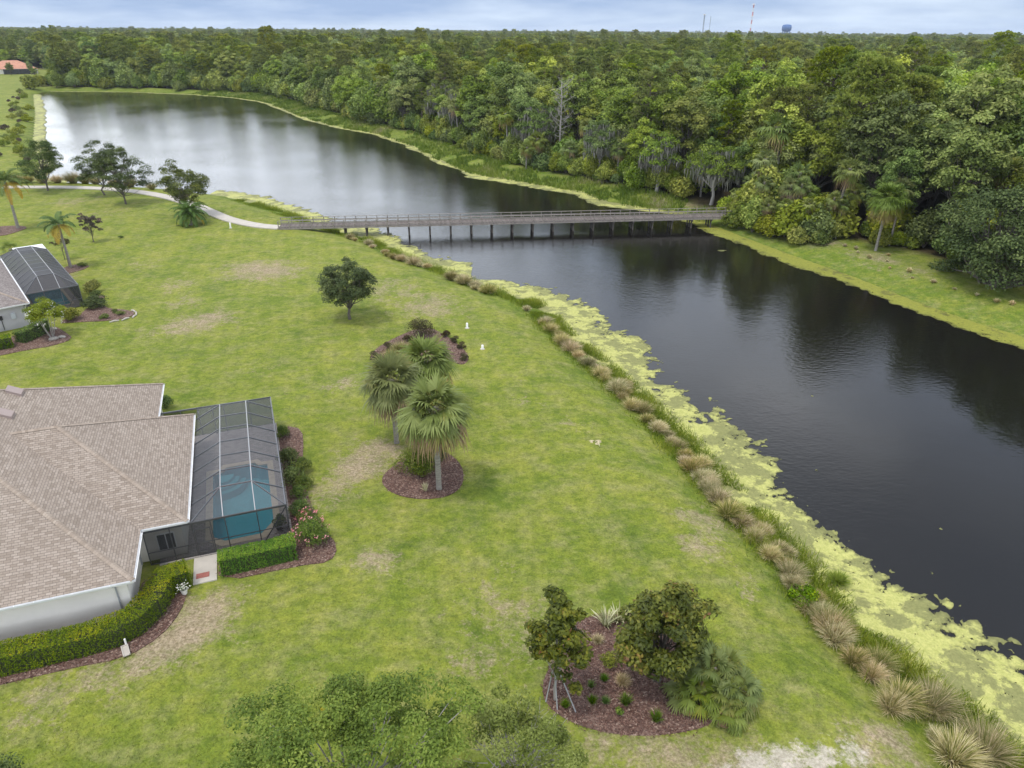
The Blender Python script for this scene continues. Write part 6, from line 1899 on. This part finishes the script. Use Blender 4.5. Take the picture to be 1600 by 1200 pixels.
# shrubs along the distant left shore
LS = bush(620, 2.2, 2.0, 900, 0.34, M['lime'], 10, 0.6)
LS2 = bush(621, 1.6, 1.6, 700, 0.30, M['plum'], 9, 0.6)
rl = random.Random(4)
for i in range(34):
    t_ = (i + rl.random() * 0.6) / 34
    k = t_ * (len(NEAR[33:]) - 1); k0 = min(int(k), len(NEAR[33:]) - 2); f_ = k - k0
    a, b = NEAR[33 + k0], NEAR[34 + k0]
    x = a[0] + (b[0] - a[0]) * f_ - rl.uniform(3, 11); y = a[1] + (b[1] - a[1]) * f_ - rl.uniform(-2, 3)
    plant(LS2 if rl.random() < 0.3 else LS, 'shore_shrub', 'low shrub in the ragged line along the distant left shore', 'shrub', at(x, y), rl.uniform(0, 6), rl.uniform(0.6, 1.3), 'shrubs along the left shore')
for x, y, s, v in ((-258, 408, 2.2, 1), (-250, 419, 1.6, 0), (-263, 424, 1.9, 1), (-240, 419, 1.5, 0), (-222, 418, 1.7, 1), (-205, 417, 1.4, 0), (-178, 408, 1.5, 1), (-160, 401, 1.3, 0)):
    plant(BUSHES[1 if v else 2], 'shore_bush', 'rounded light green bush at the far end of the pond', 'shrub', at(x, y), x, s, 'bushes at the far end of the pond')

# ------------------------------------------------------------------ far house with clay roof
h3 = thing('house', 'distant house with terracotta roof and dark screened enclosure at the far left', 'house', (-352, 545, 0), rad(35))
fs, _ = hip_faces(-16, 14, -9, 12, 3.0, 0.5)
mb = MB()
for f in fs: mb.add(f, [tuple(range(len(f)))])
ob('roof', mb.mesh('roof', M['clay_tile']), h3)
box_obj('wall', (-1, 1.5, 1.45), (29, 20, 2.9), M['stucco'], h3)
mb = MB(); mb.box((2, -12.5, 1.6), (18, 7, 3.2)); ob('screen_enclosure', mb.mesh('screen_enclosure', M['screen_far']), h3)
mb = MB()
for x in (-7, -2.5, 2, 6.5, 11): mb.bar((x, -16, 0), (x, -16, 3.25), 0.12, 0.12, up=(0, 1, 0)); mb.bar((x, -16, 3.25), (x, -9, 3.25), 0.12, 0.12)
ob('enclosure_frame', mb.mesh('enclosure_frame', M['frame_dark']), h3)
h4 = thing('house', 'second distant terracotta roof half hidden behind trees at the far left', 'house', (-322, 600, 0), rad(20))
fs, _ = hip_faces(-12, 12, -8, 8, 3.0, 0.5)
mb = MB()
for f in fs: mb.add(f, [tuple(range(len(f)))])
ob('roof', mb.mesh('roof', M['clay_tile']), h4); box_obj('wall', (0, 0, 1.45), (23, 15, 2.9), M['stucco'], h4)
for i, (x, y, s) in enumerate([(-340, 522, .55), (-330, 528, .5), (-322, 535, .7), (-310, 530, .6), (-300, 520, .75), (-318, 512, .45)]):
    plant(OAKS[i % 6], 'garden_tree', 'green garden tree beside the distant terracotta-roofed house', 'tree', at(x, y), i, s, 'garden trees by the distant house')

# ------------------------------------------------------------------ horizon towers
def at_px(u, D):   # bearing only
    return ((u - 800) / 1110.0) * D * 0.895 * (D / D), D
t = thing('water_tower', 'dark blue water tower on the horizon right of centre', 'water tower', (1026, 3000, 0))
mb = MB(); mb.tube([(0, 0, 29), (0, 0, 34), (0, 0, 46), (0, 0, 52), (0, 0, 54)], [10, 17, 18, 15, 5], 20); ob('tank', mb.mesh('tank', M['tower_blue'], True), t)
for k in range(8):
    a = k * math.pi / 4; mb = MB(); mb.tube([(15 * math.cos(a), 15 * math.sin(a), 0), (14 * math.cos(a), 14 * math.sin(a), 33)], [1.0, 1.0], 6); ob('leg', mb.mesh('leg', M['tower_blue']), t)
mb = MB(); mb.tube([(0, 0, 0), (0, 0, 30)], [2.6, 2.6], 10); ob('riser', mb.mesh('riser', M['tower_blue']), t)
def lattice(label, x, y, H, w, bands, mats, top=None):
    t = thing('radio_mast', label, 'mast', (x, y, 0))
    for k in range(bands):
        z0, z1 = H * k / bands, H * (k + 1) / bands
        m = mats[k % len(mats)]
        mb = MB()
        for i in range(3):
            a0, a1 = i * 2.094, (i + 1) * 2.094
            p0, p1 = (w * math.cos(a0), w * math.sin(a0)), (w * math.cos(a1), w * math.sin(a1))
            mb.bar((*p0, z0), (*p0, z1), w * 0.45, w * 0.45)
            n = 4
            for j in range(n):
                za, zb = z0 + (z1 - z0) * j / n, z0 + (z1 - z0) * (j + 1) / n
                q0, q1 = (p0, p1) if j % 2 else (p1, p0)
                mb.bar((*q0, za), (*q1, zb), w * 0.22, w * 0.22)
        ob('lattice_section', mb.mesh('lattice_section', m), t)
    if top:
        for zf in top:
            mb = MB(); mb.tube([(0, 0, H * zf - 1.6), (0, 0, H * zf + 1.6)], [w * 2.6, w * 2.6], 10); ob('antenna_array', mb.mesh('antenna_array', M['mast_white']), t)
lattice('tall red and white lattice mast on the horizon', 890, 3000, 122, 2.0, 9, [M['mast_red'], M['mast_white']], (0.66, 0.98))
lattice('shorter grey lattice mast on the horizon, left of the red and white mast', 711, 3000, 86, 2.0, 5, [M['mast_grey']], (0.985,))
lattice('thin faint mast on the horizon beside the shorter grey mast', 735, 3000, 80, 0.8, 5, [M['mast_grey']])

# ------------------------------------------------------------------ floating debris on the water
rd = random.Random(8)
for i, (x, y) in enumerate([(33.6, 111.5), (24.5, 48), (29, 61), (27.4, 36), (30.5, 40.6)]):
    mb = MB(); n = 9
    r_ = 0.5 if i == 0 else 0.13
    mb.add([(r_ * (1.7 if i == 0 else 1) * math.cos(k * 6.283 / n) * rd.uniform(.7, 1.2), r_ * math.sin(k * 6.283 / n) * rd.uniform(.6, 1.1), 0.0) for k in range(n)] + [(0, 0, 0.03)], [(k, (k + 1) % n, n) for k in range(n)])
    o = ob('algae_patch', mb.mesh('algae_patch', M['algae'])); o.location = (x, y, WZ + 0.012)
    tag(o, 'larger pale scrap of algae floating in dark water below the bridge end' if i == 0 else 'tiny pale scrap of algae floating alone on the dark water', 'algae', None if i == 0 else 'scraps floating on open water')

lb = lawn_blades()
tag(ob('lawn_grass', quadmesh('lawn_grass', lb, np.random.default_rng(1).uniform(0.2, 1, len(lb)), M['lawn'])), 'short mown grass blades covering the lawn', 'grass', kind='stuff')

# ------------------------------------------------------------------ humid air
hz = MB(); hz.box((0, 2400, 20), (8400, 6400, 50))
hm, hn, hl = mat('humid_air')
ho = hn.new('ShaderNodeOutputMaterial'); hv = hn.new('ShaderNodeVolumePrincipled')
hv.inputs['Color'].default_value = (0.80, 0.88, 1.0, 1); hv.inputs['Density'].default_value = 0.00007
hl.new(hv.outputs[0], ho.inputs['Volume'])
tag(ob('haze', hz.mesh('haze', hm)), 'thin humid summer haze over the forest', 'haze', kind='stuff')
